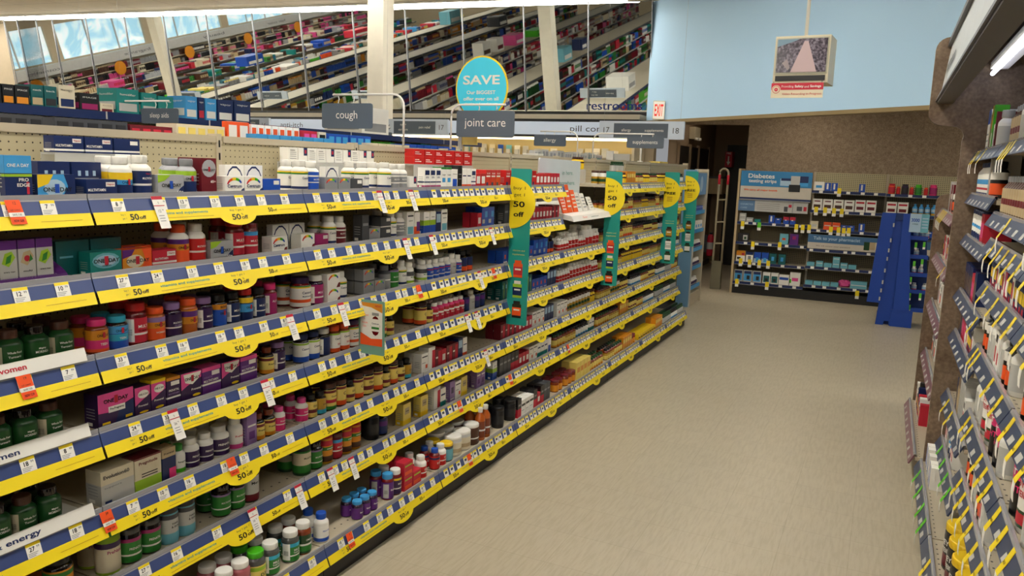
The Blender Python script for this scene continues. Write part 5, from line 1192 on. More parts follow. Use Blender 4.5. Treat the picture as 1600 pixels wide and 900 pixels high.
rrow(3.84, .755, 'wht wht wht wprot wprot pinkb pinkb wht', 2.8, 'sixth shelf middle bay')
rrow(3.84, .48, 'blkp blkp blkp wht wht blkp blkp bar3 wht wht', 2.8, 'seventh shelf middle bay')
rrow(3.84, .14, '_18 tub _1 tub _1 tub _1 tub _1 tub tub', 2.8, 'bottom shelf middle bay', RXB+.04)
rrow(2.76, 1.89, 'wht wht brd brd brd wht grnb', 1.9, 'top shelf near bay')
rrow(2.76, 1.315, 'yelk bar3 yelk yelk bar3 yelk', 1.9, 'fourth shelf near bay')
rrow(2.76, 1.045, 'blkp wht wht bar3 bar3 blkp blkp wht', 1.9, 'fifth shelf near bay')
rrow(2.76, .755, 'pinkb wprot wht pinkb', 1.9, 'sixth shelf near bay')
rrow(2.76, .48, 'wht blkp bar3 wht wht', 1.9, 'seventh shelf near bay')
rrow(2.76, .14, 'tub _1 tub _1 tub', 1.9, 'bottom shelf near bay', RXB+.04)
RXL = .37
rrow(6.3, 1.535, 'bar4 brown1 bar4 brown1 blkp bar4 brown1 blkp', 5.1, 'top shelf behind divider', RXL+.02)
rrow(6.3, 1.225, 'yelk bar2 _3 bar3 _3 bar3 bar2 yelk bar3', 5.1, 'second shelf behind divider', RXL+.02)
rrow(6.3, .895, 'brown1 bar4 bar4 bar3 _2 blkp bar3', 5.1, 'third shelf behind divider', RXL+.02)
rrow(6.3, .53, 'blkp bar3 bar1 _1 bar4 blkp bar3', 5.1, 'fourth shelf behind divider', RXL+.02)
rrow(6.3, .14, 'bar3 blkp yelk bar1 _1 yelk bar2 yelk bar3 yelk bar2', 5.1, 'bottom shelf behind divider', .33)
# ================================================================== THE FAR WALL
FYW = 11.71
r = empty('pegboard_shelving', (0, FYW, 0), label='shaded pegboard wall shelving with diabetes headers at the corridor', cat='shelving')
xsD = [-1.93, -.955, -.02, .92, 1.85]
DPEG = pegboard('pegboard_shaded', 0, '6d6248', '1c1812', 0.0254, .24)  # darker copy of the cream board, with the shade between shelves in its colour
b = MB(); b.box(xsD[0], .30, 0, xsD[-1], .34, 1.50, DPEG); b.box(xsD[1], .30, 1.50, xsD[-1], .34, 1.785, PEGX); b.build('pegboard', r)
for x in xsD[1:-1]:
    MB().box(x-.014, .27, 0, x+.014, .345, 1.79, PAINT).build('upright', r)
MB().box(xsD[0]-.03, -.02, 0, xsD[0], .36, 1.80, 'tan').build('end_panel', r)
MB().box(xsD[0], -.01, 0, xsD[-1], .3, .125, 'black').build('plinth', r)
DSH = []   # (x0, x1, z)
for x0, x1, zs in ((xsD[0], xsD[1], [1.045, .755, .465, .175]), (xsD[1], xsD[2], [1.535, 1.265, 1.0, .725, .48, .215]), (xsD[2], xsD[3], [1.53, 1.26, .98, .72, .48, .215]), (xsD[3], xsD[4], [1.53, 1.26, .98, .72, .48, .215])):
    for z in zs:
        b = MB(); b.box(x0+.004, -.0, z-.018, x1-.004, .30, z, PAINT); sh = b.build('shelf', r)
        b = MB(); b.box(x0+.004, -.014, z-.034, x1-.004, -.001, z+.002, 'navy'); 
        b.box(x0+.004, -.016, z-.038, x1-.004, -.0, z-.034, 'lgrey'); b.build('price_channel', sh)
        DSH.append((x0, x1, z))
        n = 5
        for q in range(n):
            x = x0+(x1-x0)*(q+.5+random.uniform(-.25, .25))/n
            MB().box(x-.024, -.0165, z-.032, x+.024, -.0145, z+.0, 'paperwhite').build('price_tag', sh)
def ytag(px, py, c='promoyel'):
    p = onY(px, py, FYW-.03); x = p.x
    b = MB(); b.box(x-.024, -.024, p.z-.055, x+.024, -.022, p.z+.01, 'paperwhite'); b.box(x-.024, -.0255, p.z-.015, x+.024, -.0225, p.z+.06, c)
    b.build('sale_flag', r)
for p in [(1160, 352), (1174+2, 384), (1218, 385), (1244, 357), (1254, 358), (1264, 358), (1157, 410), (1171, 412), (1186, 413), (1200, 414), (1151, 442), (1198, 447), (1311, 301), (1275, 330), (1289, 331), (1303, 332), (1315, 333), (1298, 361), (1310, 362), (1318, 363), (1326, 363), (1339, 461)]: ytag(*p)
ytag(1186, 354, 'ltgreen')
b = MB(); y0 = -.02
b.box(xsD[0]+.01, y0, 1.40, xsD[1]-.005, .05, 1.775, mat('banner_white', 'c9c2b4', .4)); b.box(xsD[0]+.01, y0-.002, 1.56, xsD[1]-.005, y0, 1.775, mat('banner_blue', '2f7fb5', .4))
b.text('Diabetes', .085, FYN(y0-.004, -1.64, 1.705), 'white', bold=True, width=.36); b.text('testing strips', .065, FYN(y0-.004, -1.62, 1.628), 'white', bold=True, width=.38)
b.text('We carry all major brands', .038, FYN(y0-.004, -1.64, 1.505), 'orange', bold=True, width=.46)
for (u0, z0, u1, z1, c) in ((-1.38, 1.58, -1.24, 1.68, 'bluepale'), (-1.37, 1.65, -1.24, 1.685, 'navy'), (-1.24, 1.53, -1.12, 1.72, 'lgrey'), (-1.22, 1.62, -1.14, 1.66, 'dark'), (-1.12, 1.60, -1.01, 1.72, 'navy'), (-1.12, 1.58, -1.01, 1.63, 'sky'), (-1.26, 1.50, -1.11, 1.60, 'black')):
    b.box(u0, y0-.005-.001*abs(z0-1.6), z0, u1, y0-.003, z1, c)
b.build('header_banner', r)
b = MB(); b.box(xsD[0]+.01, y0-.01, 1.375, xsD[1]-.005, .05, 1.398, 'navy'); b.box(xsD[0]+.01, y0-.016, 1.36, xsD[1]-.005, .0, 1.375, 'grey'); b.build('banner_rail', r)
b = MB(); b.box(xsD[0]+.0, y0, 1.205, xsD[1]-.03, .0, 1.355, 'lgrey'); b.box(xsD[0]+.0, y0-.002, 1.205, -1.70, y0, 1.355, mat('slate_blue', '5a7ba0', .4)); b.box(-1.19, y0-.003, 1.21, -1.18, y0, 1.35, 'grey')
b.text('DIABETES', .032, FYN(y0-.004, -1.81, 1.30), 'bluepale', width=.17); b.text('CARE', .032, FYN(y0-.004, -1.85, 1.25), 'bluepale', width=.09)
for q in range(4): b.box(-1.67, y0-.003, 1.235+.027*q, -1.36, y0-.001, 1.238+.027*q, 'brown')
b.box(-1.30, y0-.003, 1.22, -1.25, y0-.001, 1.29, 'dgrey'); b.box(-1.24, y0-.003, 1.28, -1.20, y0-.001, 1.32, 'redtag'); b.box(-1.13, y0-.003, 1.24, -1.06, y0-.001, 1.30, 'dgrey'); b.box(-1.04, y0-.003, 1.24, -1.0, y0-.001, 1.30, 'redtag')
b.build('care_banner', r)
b = MB(); X0, X1 = xsD[1]+.01, 1.3
b.box(X0, y0, .735, X1, .0, .93, 'banner_white' and MATS['banner_white']); b.box(X0, y0-.002, .82, X1, y0, .93, mat('banner_steel', '3d6a94', .4))
b.text('Talk to your pharmacist', .06, FYN(y0-.004, X0+.37, .875), 'bluepale', bold=True, width=.60); b.text('We will answer your questions', .022, FYN(y0-.004, X0+.33, .775), 'brown', width=.44)
for q, c in enumerate(('dgreen', 'tan', 'cream', 'redtag', 'cream')): b.box(X0+.72+.07*q, y0-.0045, .76+.01*(q % 2), X0+.79+.07*q, y0-.002, .87, c)
b.build('pharmacist_banner', r)
# goods on the far wall: (column px range, shelf row, kinds)
bx('mi1', 'small white test kit carton', .09, .06, .06, 'lgrey', [(.1, .4, .9, .6, 'white')])
bx('mi2', 'small teal carton', .085, .045, .05, 'teal')
bx('mi3', 'upright blue meter carton', .075, .11, .05, 'blue', [(.3, .2, .6, .9, 'white')])
bx('mi4', 'blue square carton', .08, .075, .05, 'blue', [(.3, .7, .7, .85, 'white')])
bx('mi5', 'red over blue strip carton', .075, .10, .05, 'blue', [(0, .55, 1, 1, 'redtag'), (.3, .45, .6, .6, 'white')])
bx('mi6', 'white and yellow meter carton', .125, .155, .06, 'paperwhite', [(0, .55, 1, 1, 'amber'), (.1, .2, .5, .4, 'black'), (.6, .6, .9, .8, 'redtag')])
bx('mi7', 'navy topped white meter carton', .10, .145, .06, 'paperwhite', [(0, .7, 1, 1, 'navy'), (.3, .2, .7, .6, 'grey')])
bx('mi8', 'blue meter carton', .095, .15, .06, 'blue', [(0, 0, 1, .4, 'bluepale'), (.3, .1, .7, .5, 'sky')])
bx('mi9', 'deep teal meter carton', .095, .145, .06, 'dteal', [(.3, .3, .7, .7, 'sky')])
bx('mi10', 'silver framed blue monitor carton', .12, .165, .07, 'lgrey', [(.08, .08, .92, .94, 'sky'), (.08, .7, .92, .94, 'navy'), (.4, .2, .75, .55, 'dark')])
bx('mi11', 'white topped blue cuff carton', .10, .16, .07, 'paperwhite', [(.1, .1, .9, .7, 'dteal'), (.3, .2, .7, .45, 'black')])
bx('mi12', 'white monitor carton with blue panel', .135, .145, .07, 'paperwhite', [(.05, .5, .95, .75, 'blue')])
bx('mi13', 'pale massager carton with green sides', .14, .19, .07, 'paperwhite', [(.2, .35, .8, .6, 'pink'), (0, .2, .15, .5, 'bgreen')])
bx('mi14', 'low pale turquoise carton', .10, .055, .08, 'aqua', [])
bx('mi15', 'turquoise cube carton', .09, .075, .07, 'aqua', [(.1, .6, .9, .7, 'white')])
bx('mi16', 'low long turquoise carton', .21, .10, .08, 'aqua', [(.05, .4, .95, .5, 'white')])
bx('mi17', 'white bar carton with chocolate picture', .125, .155, .05, 'paperwhite', [(.15, .2, .85, .5, 'brown'), (.2, .75, .8, .85, 'maroon')])
bx('mi18', 'white bar carton with red heading', .125, .165, .05, 'paperwhite', [(.15, .2, .85, .45, 'maroon'), (.1, .7, .9, .85, 'redtag')])
bx('mi19', 'orange sweetener carton', .10, .105, .06, 'orange', [(.1, .5, .9, .6, 'white')])
bx('mi20', 'cream tall carton', .10, .11, .05, 'cream', [(.2, .3, .8, .6, 'lgrey')])
bx('mi21', 'blue cotton carton', .13, .12, .05, 'paperwhite', [(.2, .3, .8, .6, 'sky')])
bx('mi22', 'black boxed meter with green arc', .15, .12, .06, 'dark', [(.5, .2, .9, .8, 'lgrey'), (.6, .3, .8, .6, 'dgreen')])
bx('mi23', 'purple sock carton', .115, .155, .05, 'purple', [(.3, .5, .7, .8, 'magenta')])
bx('mi24', 'grey teal sock carton', .115, .15, .05, 'aqua', [(.3, .4, .7, .6, 'orange')])
bt('jr', 'orange red drink bottle', .135, .085, 'orange', 'redtag', [(.1, .7, 'redtag')], [], 'gum')
bt('jg', 'green drink bottle', .135, .085, 'bgreen', 'bgreen', [(.1, .7, 'green')], [], 'gum')
bt('jp', 'hot pink drink bottle', .14, .095, 'hotpink', 'hotpink', [(.1, .7, 'magenta')], [], 'gum')
bt('jn', 'navy drink bottle', .135, .085, 'blue', 'blue', [(.1, .7, 'navy')], [], 'gum')
bt('jk', 'dark plum drink bottle', .135, .085, 'dpurple', 'dark', [(.1, .7, 'dark')], [], 'gum')
bt('jt', 'tall pink skittle shaped bottle', .155, .08, 'hotpink', 'hotpink', [(.1, .5, 'pink')], [], 'tall')
bt('jb', 'small blue shake bottle with yellow foot', .15, .062, 'sky', 'sky', [(.05, .25, 'gold'), (.35, .6, 'bluepale')], [], 'tall')
bt('jrs', 'small red drink bottle', .10, .05, 'redtag', 'orange', [(.1, .6, 'red')], [], 'gum')
def wrow(z, text, where, x0):
    x = x0; n = 0
    for tk in text.split():
        if tk[0] == '_': x += float(tk[1:])/100; continue
        hi = 1
        if '^' in tk: tk, hh = tk.split('^'); hi = int(hh)
        sp = SPEC[tk]; n += 1
        for q in range(hi):
            put(tk, x+sp['w']/2, FYW+.03+sp['dep']/2, z+.0005+q*(sp['h']+.0005), -pi/2, '%s from left%s, %s, corridor wall shelving' % (ORD[n-1], '' if q == 0 else ' upper', where), 'goods on the corridor wall shelving')
        x += sp['w']+.012
wrow(1.045, 'mi1^2 mi1 _1 mi2 _10 mi3 mi4 _2 mi5 mi5', 'first left shelf', xsD[0]+.02)
wrow(.755, 'mi22 _42 mi24 _1 mi23', 'second left shelf', xsD[0]+.02)
wrow(.465, 'mi6 mi7 mi8 mi8 mi9 _2 mi9', 'third left shelf', xsD[0]+.02)
wrow(.175, 'mi10 mi10 mi10 _1 mi11 mi11 mi12 mi13', 'bottom left shelf', xsD[0]+.01)
wrow(1.535, 'mi21 mi3 mi3 _26 mi3 _3', 'top middle shelf', xsD[1]+.02)
wrow(1.53, 'jr jrs jk jrs jg _1 jrs jp', 'top right shelf', xsD[2]+.02)
wrow(1.53, 'jrs jn jn jrs jrs jt jg mi20', 'top end shelf', xsD[3]-.08) if 0 else None
wrow(1.53, 'jn jn jrs jrs jt jg _1 mi19', 'top end shelf', xsD[3]+.03)
wrow(1.265, 'mi17 mi17 mi17 mi17 mi18 mi18', 'second middle shelf', xsD[1]+.02)
wrow(1.26, 'mi18 mi18 _4 jb jb jb jb jb jb', 'second right shelf', xsD[2]+.02)
wrow(1.26, 'jb jb jb jb mi18 mi17 mi17', 'second end shelf', xsD[3]+.02)
wrow(1.0, 'mi20 _6 mi19 mi19 mi4 mi4 _4 mi3', 'third middle shelf', xsD[1]+.02)
wrow(.98, 'mi4 mi3 mi19 mi1 _12 mi4 mi5', 'third right shelf', xsD[2]+.02)
wrow(.98, 'mi5 mi4 mi20 mi17 mi18', 'third end shelf', xsD[3]+.02)
wrow(.48, 'mi14 _1 mi15 mi14 mi15^2 mi15 mi14', 'low middle shelf', xsD[1]+.02)
wrow(.48, 'mi14 mi15 _2 mi14 mi15', 'low right shelf', xsD[2]+.02)
wrow(.215, 'mi14 mi14 mi14 mi14 _14 mi16', 'bottom middle shelf', xsD[1]+.02)
wrow(.215, 'mi16 mi14 _1 mi16', 'bottom right shelf', xsD[2]+.02)
wrow(.48, 'mi15 mi14 mi15 mi14', 'low end shelf', xsD[3]+.02)
# crumpled pink pouch
b = MB(); random.seed(3)
vs, fs = [], []
for j in range(7):
    for k in range(12):
        a, t = 2*pi*k/12, pi*j/6
        rr = 1+.25*random.uniform(-1, 1)*(0 < j < 6)
        vs.append((.085*sin(t)*cos(a)*rr, .045*sin(t)*sin(a)*rr, .05+.05*cos(t)*rr))
for j in range(6):
    for k in range(12): fs.append((j*12+k, j*12+(k+1) % 12, (j+1)*12+(k+1) % 12, (j+1)*12+k))
b.add(vs, fs, 'pink'); tag(b.build('pouch', None, (-.42, FYW+.10, .216)), 'crumpled pink pouch on the bottom corridor wall shelf', 'pouch')
random.seed(11)

# ------------------------------------------------------------------ blue cardboard display, seen from behind
DB = mat('blue_card', '0b3f9e', .45, .03); DB2 = mat('blue_card_deep', '08306f', .5, .03)
r = empty('floor_display', (0, 10.25, 0), label='tall blue cardboard floor display standing with its back turned', cat='display')
b = MB()      # slanting left wing
def wedge(a, bb_, c, d, t, m, B):   # four (x, z) corners at y, thickness t
    B.poly([a, bb_, c, d], lambda u, v, w=0: (u, w, v), m, t)
b.poly([(-.105, .27), (.03, .27), (.10, 1.20), (.115, 1.34), (-.035, 1.34)], lambda u, v, w=0: (u, -.02-.0*v+w, v), DB, .012); 
for z in (.32, .42, .52, .66, .80, .90, 1.02, 1.2):
    t = (z-.27)/.93; x = .03+.07*t; b.box(x-.010, -.024, z-.022, x+.006, -.02, z+.022, 'lgrey')
b.build('left_wing', r)
b = MB(); b.poly([(.012, .0), (.10, .0), (.105, .05), (.155, .05), (.16, 0), (.19, 0), (.245, 1.30), (.11, 1.30), (.075, .9)], lambda u, v, w=0: (u, .03+w, v), DB, .012)
b.poly([(.175, .20), (.335, .20), (.245, 1.34), (.115, 1.34), (.115, 1.24), (.17, 1.16)][:0] or [(.19, .20), (.355, .20), (.262, 1.34), (.19, 1.34)], lambda u, v, w=0: (u, -.01+w, v), DB, .012)
b.box(.10, .0, 1.26, .20, .03, 1.34, DB2); b.build('back_panel', r)
b = MB(); b.box(.17, 0, 0, .40, .35, .20, DB); b.box(.02, .10, 0, .17, .35, .12, DB2); b.build('base', r)
b = MB(); b.poly([(.38, .2), (.56, .2), (.445, 1.33), (.255, 1.33)], lambda u, v, w=0: (u, .34+w, v), DB2, .012)
b.poly([(.355, .20), (.262, 1.34), (.262, 1.34), (.355, .20)][:2]+[(.268, 1.34), (.361, .20)], lambda u, v, w=0: (u, .0+w, v), DB, .34)
b.build('side_panel', r)
for z in (.20, .42, .62, .83, 1.05):
    k = (z-.2)/1.14; x0, x1 = .355-.093*k, .56-.115*k
    b = MB(); b.box(x0, .06, z-.012, x1, .34, z, DB); b.box(x0, .055, z-.012, x1, .065, z+.035, DB)
    sh = b.build('display_shelf', r)
b = MB(); b.box(.262, -.012, 1.13, .46, -.002, 1.345, 'aqua'); b.box(.262, -.014, 1.13, .38, -.012, 1.345, 'bluepale')
b.text('3000', .055, FYN(-.0165, .32, 1.27), 'blue', bold=True, width=.085); b.text('OMEGA', .02, FYN(-.0165, .32, 1.225), 'dgreen', width=.06)
for q in range(4): b.box(.39, -.0145, 1.18+.035*q, .45, -.0125, 1.195+.035*q, 'bluepale')
b.build('header_card', r)
for (x, z) in ((.355, .97), (.44, .98), (.36, .75), (.34, .56), (.44, .78), (.35, .37), (.46, .38), (.36, .23)):
    b = MB(); b.box(x-.013, .045, z-.045, x+.013, .048, z-.015, 'paperwhite'); b.box(x-.013, .044, z-.02, x+.013, .048, z+.04, 'ltgreen'); b.build('sale_flag', r)
bt('smb', 'small white supplement bottle', .10, .055, 'white', 'lgrey', [(.1, .6, 'redtag'), (.3, .6, 'bluepale')], [], 'pill')
for q, (x, z) in enumerate(((.32, 1.05), (.375, 1.05), (.43, 1.05), (.345, .83), (.34, .62), (.41, .62), (.47, .42), (.36, .42))):
    put('smb', x+.03, 10.25+.20, z+.0006, -pi/2, '%s of those on the blue floor display' % ORD[q], 'bottles on the blue floor display')

# ------------------------------------------------------------------ anti theft gate
r = empty('security_gate', (-2.2, 11.93, 0), label='narrow cream anti theft gate at the mouth of the hall', cat='gate')
CREAM = mat('gate_cream', 'a59c84', .4)
def gx(t): return -.085
L_ = [(-.08, 0, .02), (-.07, 0, 1.72)]+[(-.075+.065-.065*cos(radians(a)), 0, 1.72+.07*sin(radians(a))) for a in (20, 45, 70, 90, 110, 135, 160)]+[(.055, 0, 1.72), (.05, 0, .40)]
MB().tube(L_, .016, CREAM, 10).build('frame', r)
b = MB()
for z in (.68, 1.0, 1.33): b.tube([(-.075, 0, z), (.052, 0, z+.01)], .012, CREAM, 8)
b.build('cross_bar', r)
MB().box(-.085, -.05, 0, .06, .05, .42, mat('gate_base', '6f6a56', .5)).build('base', r)
for x in (-.071, .055): MB().tube([(x, 0, 1.56), (x, 0, 1.70)], .018, 'redtag', 10).build('red_band', r)

# fire extinguisher, sign and pale box in the hall
r = empty('fire_extinguisher', (-2.72, 13.9, .28), label='red fire extinguisher on the hall wall', cat='extinguisher')
b = MB(); b.lathe([(.05, 0), (.06, .02), (.06, .30), (.045, .36), (.02, .38)], 14, 'redtag'); b.build('cylinder', r)
b = MB(); b.box(-.02, -.03, .38, .02, .05, .41, 'black'); b.tube([(0, .03, .39), (.07, .02, .30), (.075, 0, .12)], .009, 'black', 6); b.build('valve', r)
b = MB(); b.lathe([(.061, .12), (.061, .24)], 14, 'lgrey', cap=False); b.build('label', r)
b = MB(); b.box(-.30, .0, .05, .062, .012, .36, 'dgrey'); b.v = [(x-.0, y+.062, z) for x, y, z in b.v]; b.build('bracket', r)
r = empty('extinguisher_sign', (-2.70, 14.9, 1.83), label='red arrow sign high in the hall pointing down', cat='sign')
b = MB(); b.box(-.06, 0, 0, .06, .30, .28, 'redtag'); b.text('FIRE', .05, FYN(-.002, 0, .25), 'white', width=.08); b.poly([(-.012, .2), (-.012, .1), (-.035, .1), (0, .03), (.035, .1), (.012, .1), (.012, .2)], lambda u, v, w=0: (u, -.002, v), 'white'); b.build('plate', r)
r = empty('paper_holder', (-2.86, 14.6, 1.34), label='pale wall cabinet with papers on the hall wall', cat='cabinet')
MB().box(-.15, 0, 0, .14, .6, .28, 'tan').build('body', r); MB().box(-.14, .02, .28, .12, .4, .31, 'dgrey').build('papers', r)
r = empty('emergency_light', (-2.97, 13.2, 2.26), label='cream emergency light box up on the hall wall', cat='light')
MB().box(-.045, -.2, 0, .05, .2, .19, 'beige').build('body', r)
b = MB(); b.tube([(.06, -.1, -.02), (.06, -.1, .02)], .035, 'white', 10); b.tube([(.06, .1, -.02), (.06, .1, .02)], .035, 'white', 10); b.build('lamp_head', r)

# ------------------------------------------------------------------ exit sign, monitor
p = A0+D*.40+N*.075
r = empty('exit_sign', (p.x, p.y, 2.47), label='small white EXIT sign with red letters on the blue soffit', cat='sign')
r.rotation_euler = (0, 0, radians(14))
MB().box(-.085, -.0, 0, .085, .10, .27, mat('exit_case', 'ddd5c0', .4)).build('case', r)
b = MB(); b.box(-.078, -.004, .012, .078, 0, .258, mat('exit_face', 'f2ead6', .5, emit=.5)); b.text('EXIT', .235, FYN(-.006, 0, .135), mat('exit_red', 'd81e1e', .4, emit=.6), width=.125, bold=True); b.build('face', r)
MON_Y = 7.0
r = empty('security_monitor', (-.745, MON_Y, 2.49), label='security monitor hung on a white pole before the blue wall', cat='monitor')
r.rotation_euler = (0, 0, radians(-4))
b = MB(); b.box(-.215, 0, 0, .215, .32, .375, mat('monitor_case', 'c9c0a6', .4)); b.box(-.205, -.006, .07, .205, 0, .36, mat('monitor_bezel', 'a9a690', .4)); b.build('case', r)
def screen(nt, b_):
    L = nt.links; tc = nt.nodes.new('ShaderNodeTexCoord'); n = nt.nodes.new('ShaderNodeTexNoise'); n.inputs['Scale'].default_value = 55; n.inputs['Detail'].default_value = 3
    L.new(tc.outputs['Object'], n.inputs['Vector']); cr = nt.nodes.new('ShaderNodeValToRGB'); e = cr.color_ramp.elements
    e[0].position, e[0].color = .38, lin('2a262c'); e[1].position, e[1].color = .66, lin('6f6870'); e.new(.5).color = lin('443c44')
    L.new(n.outputs[0], cr.inputs[0]); L.new(cr.outputs[0], b_.inputs['Base Color']); L.new(cr.outputs[0], b_.inputs['Emission Color']); b_.inputs['Emission Strength'].default_value = .6; b_.inputs['Roughness'].default_value = .15
SCR = node_mat('screen_picture', screen)
b = MB(); b.box(-.195, -.010, .085, .195, -.006, .35, SCR)
f = FYN(-.0115, 0, 0)
b.poly([(-.08, .085), (.125, .085), (.045, .33), (.015, .33)], f, mat('screen_floor', '9c8684', .3, emit=.55))
b.poly([(-.195, .35), (-.195, .29), (-.05, .335), (-.02, .35)], f, mat('screen_sky', '5d7480', .3, emit=.5))
b.poly([(-.15, .16), (-.11, .19), (-.085, .12), (-.10, .10)], f, mat('screen_counter', '7c706e', .3, emit=.4))
b.build('screen', r)
MB().box(-.195, -.010, .018, .195, -.004, .058, 'black').build('speaker_strip', r)
b = MB(); b.tube([(.0, .12, .375), (.0, .12, 1.70)], .014, ROD, 10); b.lathe([(.05, 1.69), (.05, 1.71)], 14, 'white', 0, .12); b.build('pole', r)
r = empty('notice', (-.76, MON_Y-.003, 2.37), label='red and white safety notice hung under the security monitor', cat='sign')
r.rotation_euler = (0, 0, radians(-4))
b = MB(); b.box(-.205, 0, 0, .205, .004, .12, 'cream'); b.box(-.205, -.001, .065, .205, 0, .12, 'redtag')
for t, u, w, bo in (('Providing', -.075, .095, False), ('Safety', .017, .07, True), ('and', .075, .035, False), ('Savings', .145, .085, True)): b.text(t, .026, FYN(-.0025, u, .09), 'white', width=w, bold=bo)
b.text('Video Recording in Progress', .024, FYN(-.0025, .04, .03), 'redtag', width=.31)
b.poly(arc(-.165, .068, .036, 0, 360, 20)[:-1], FYN(-.0015), 'cream'); b.poly(arc(-.165, .068, .031, 0, 360, 20)[:-1], FYN(-.002), 'redtag'); b.poly(arc(-.165, .068, .027, 0, 360, 20)[:-1], FYN(-.0025), 'cream'); b.poly(arc(-.165, .068, .015, 0, 360, 14)[:-1], FYN(-.003), 'redtag')
b.text('W', .012, FYN(-.0035, -.165, .068), 'white', width=.014)
b.build('card', r)
for x in (-.19, .19): MB().tube([(x, .002, .118), (x, .002, .135)], .003, 'grey', 6).build('clip', r)

# ------------------------------------------------------------------ blue end case past the gondola
EX, EY = -2.36, 10.06
r = empty('end_case', (EX, EY, 0), label='slim pale blue end case with small shelves past the vitamin gondola', cat='shelving')
b = MB(); b.box(0, -.02, 0, .165, 0, 1.76, mat('end_blue', '6c97bb', .4)); b.build('side_panel', r)
b = MB(); b.box(.165, -.022, 0, .178, .02, 1.765, 'lgrey'); b.box(0, 0, 0, .02, .60, 1.74, 'beige'); b.box(0, .60, 0, .185, .625, 1.77, PAINT); b.box(.02, 0, 1.72, .165, .60, 1.735, PAINT); b.build('frame', r)
b = MB(); b.box(.02, .0, 1.44, .165, .6, 1.72, mat('end_header', '5a8fc0', .4)); b.poly(arc(.30, 1.58, .08, 0, 360, 16, .10)[:-1], lambda u, v, w=0: (.167, u, v), 'bluepale'); b.build('header_panel', r)
for z in (1.22, .98, .74, .50, .24):
    b = MB(); b.box(.02, .0, z-.015, .16, .6, z, 'bluepale'); b.box(.16, .0, z-.03, .168, .6, z+.02, 'sky'); b.build('shelf', r)
MB().box(.02, 0, 0, .165, .6, .16, PAINT).build('plinth', r)
for s, z in enumerate((1.22, .98, .74, .50, .24)):
    k = ['mi4', 'mi21', 'wpur', 'wpur', 'wbig'][s]; sp = SPEC[k]
    for q in range(int(.56/(sp['w']+.01))):
        put(k, EX+.15-sp['dep']/2, EY+.02+(sp['w']+.01)*(q+.5), z+.0005, 0, '%s of those on shelf %s of the blue end case' % (ORD[q], ['one', 'two', 'three', 'four', 'five'][s]), 'goods on the blue end case')
# ================================================================== the rest of the store: parallel gondolas to the left
TOPW = mat('gondola_top', 'c2baa6', .5, .04)
STUFFC = ['white', 'navy', 'redtag', 'dark', 'blue', 'brown', 'maroon', 'green', 'cream', 'purple', 'orange', 'pink', 'grey', 'teal', 'amber', 'black', 'tan', 'dgrey', 'hotpink']
PALS = {1: ['white', 'redtag', 'blue', 'sky', 'orange', 'white', 'bgreen', 'grey', 'teal', 'cream', 'ltyel'], 2: ['green', 'maroon', 'tan', 'brown', 'blue', 'dark', 'teal', 'redtag', 'white', 'dgreen'],
        3: ['tan', 'brown', 'cream', 'maroon', 'pink', 'navy', 'grey', 'redtag', 'white', 'silver'], 4: ['navy', 'redtag', 'white', 'blue', 'green', 'dark', 'brown', 'gold', 'grey'],
        5: ['tan', 'dark', 'cream', 'grey', 'maroon', 'blue', 'white', 'amber'], 6: ['magenta', 'navy', 'dark', 'blue', 'white', 'lilac', 'silver', 'maroon'], 7: ['dark', 'grey', 'blue', 'white', 'aqua', 'white'], 8: ['brown', 'tan', 'pink', 'maroon', 'cream', 'dark']}
rnd = random.Random(5)
def goods(x0, y0, y1, zs, pal, face, name, lb, d=.14):
    b = MB()
    for z in zs:
        hk = 1.0 if z > .2 else .5
        y = y0+.03
        while y < y1-.1:
            w = rnd.choice((.035, .045, .06, .075, .09)); h = rnd.uniform(.17, .25)*hk; c = rnd.choice(pal); rep = rnd.choice((2, 3, 4, 5, 7))
            c2 = rnd.choice(pal+['white', 'black'])
            rnd_b = rnd.random() < .5
            for _ in range(rep):
                if y > y1-.1: break
                xa, xb = (x0-d, x0) if face > 0 else (x0, x0+d)
                if rnd_b: b.lathe([(w*.48, z), (w*.48, z+h*.75), (w*.3, z+h*.82)], 6, c, (xa+xb)/2+.04*face, y+w/2, smooth=False); b.lathe([(w*.33, z+h*.8), (w*.33, z+h)], 6, c2, (xa+xb)/2+.04*face, y+w/2, smooth=False)
                else:
                    b.box(xa, y, z, xb, y+w, z+h, c)
                    xx = xb+.001 if face > 0 else xa-.001
                    b.add([(xx, y+.006, z+h*.3), (xx, y+w-.006, z+h*.3), (xx, y+w-.006, z+h*.7), (xx, y+.006, z+h*.7)], [(0,1,2,3)], c2)
                y += w+.006
            if rnd.random() < .08: y += .12
    o = b.build(name); tag(o, lb, 'goods', None, 'stuff')
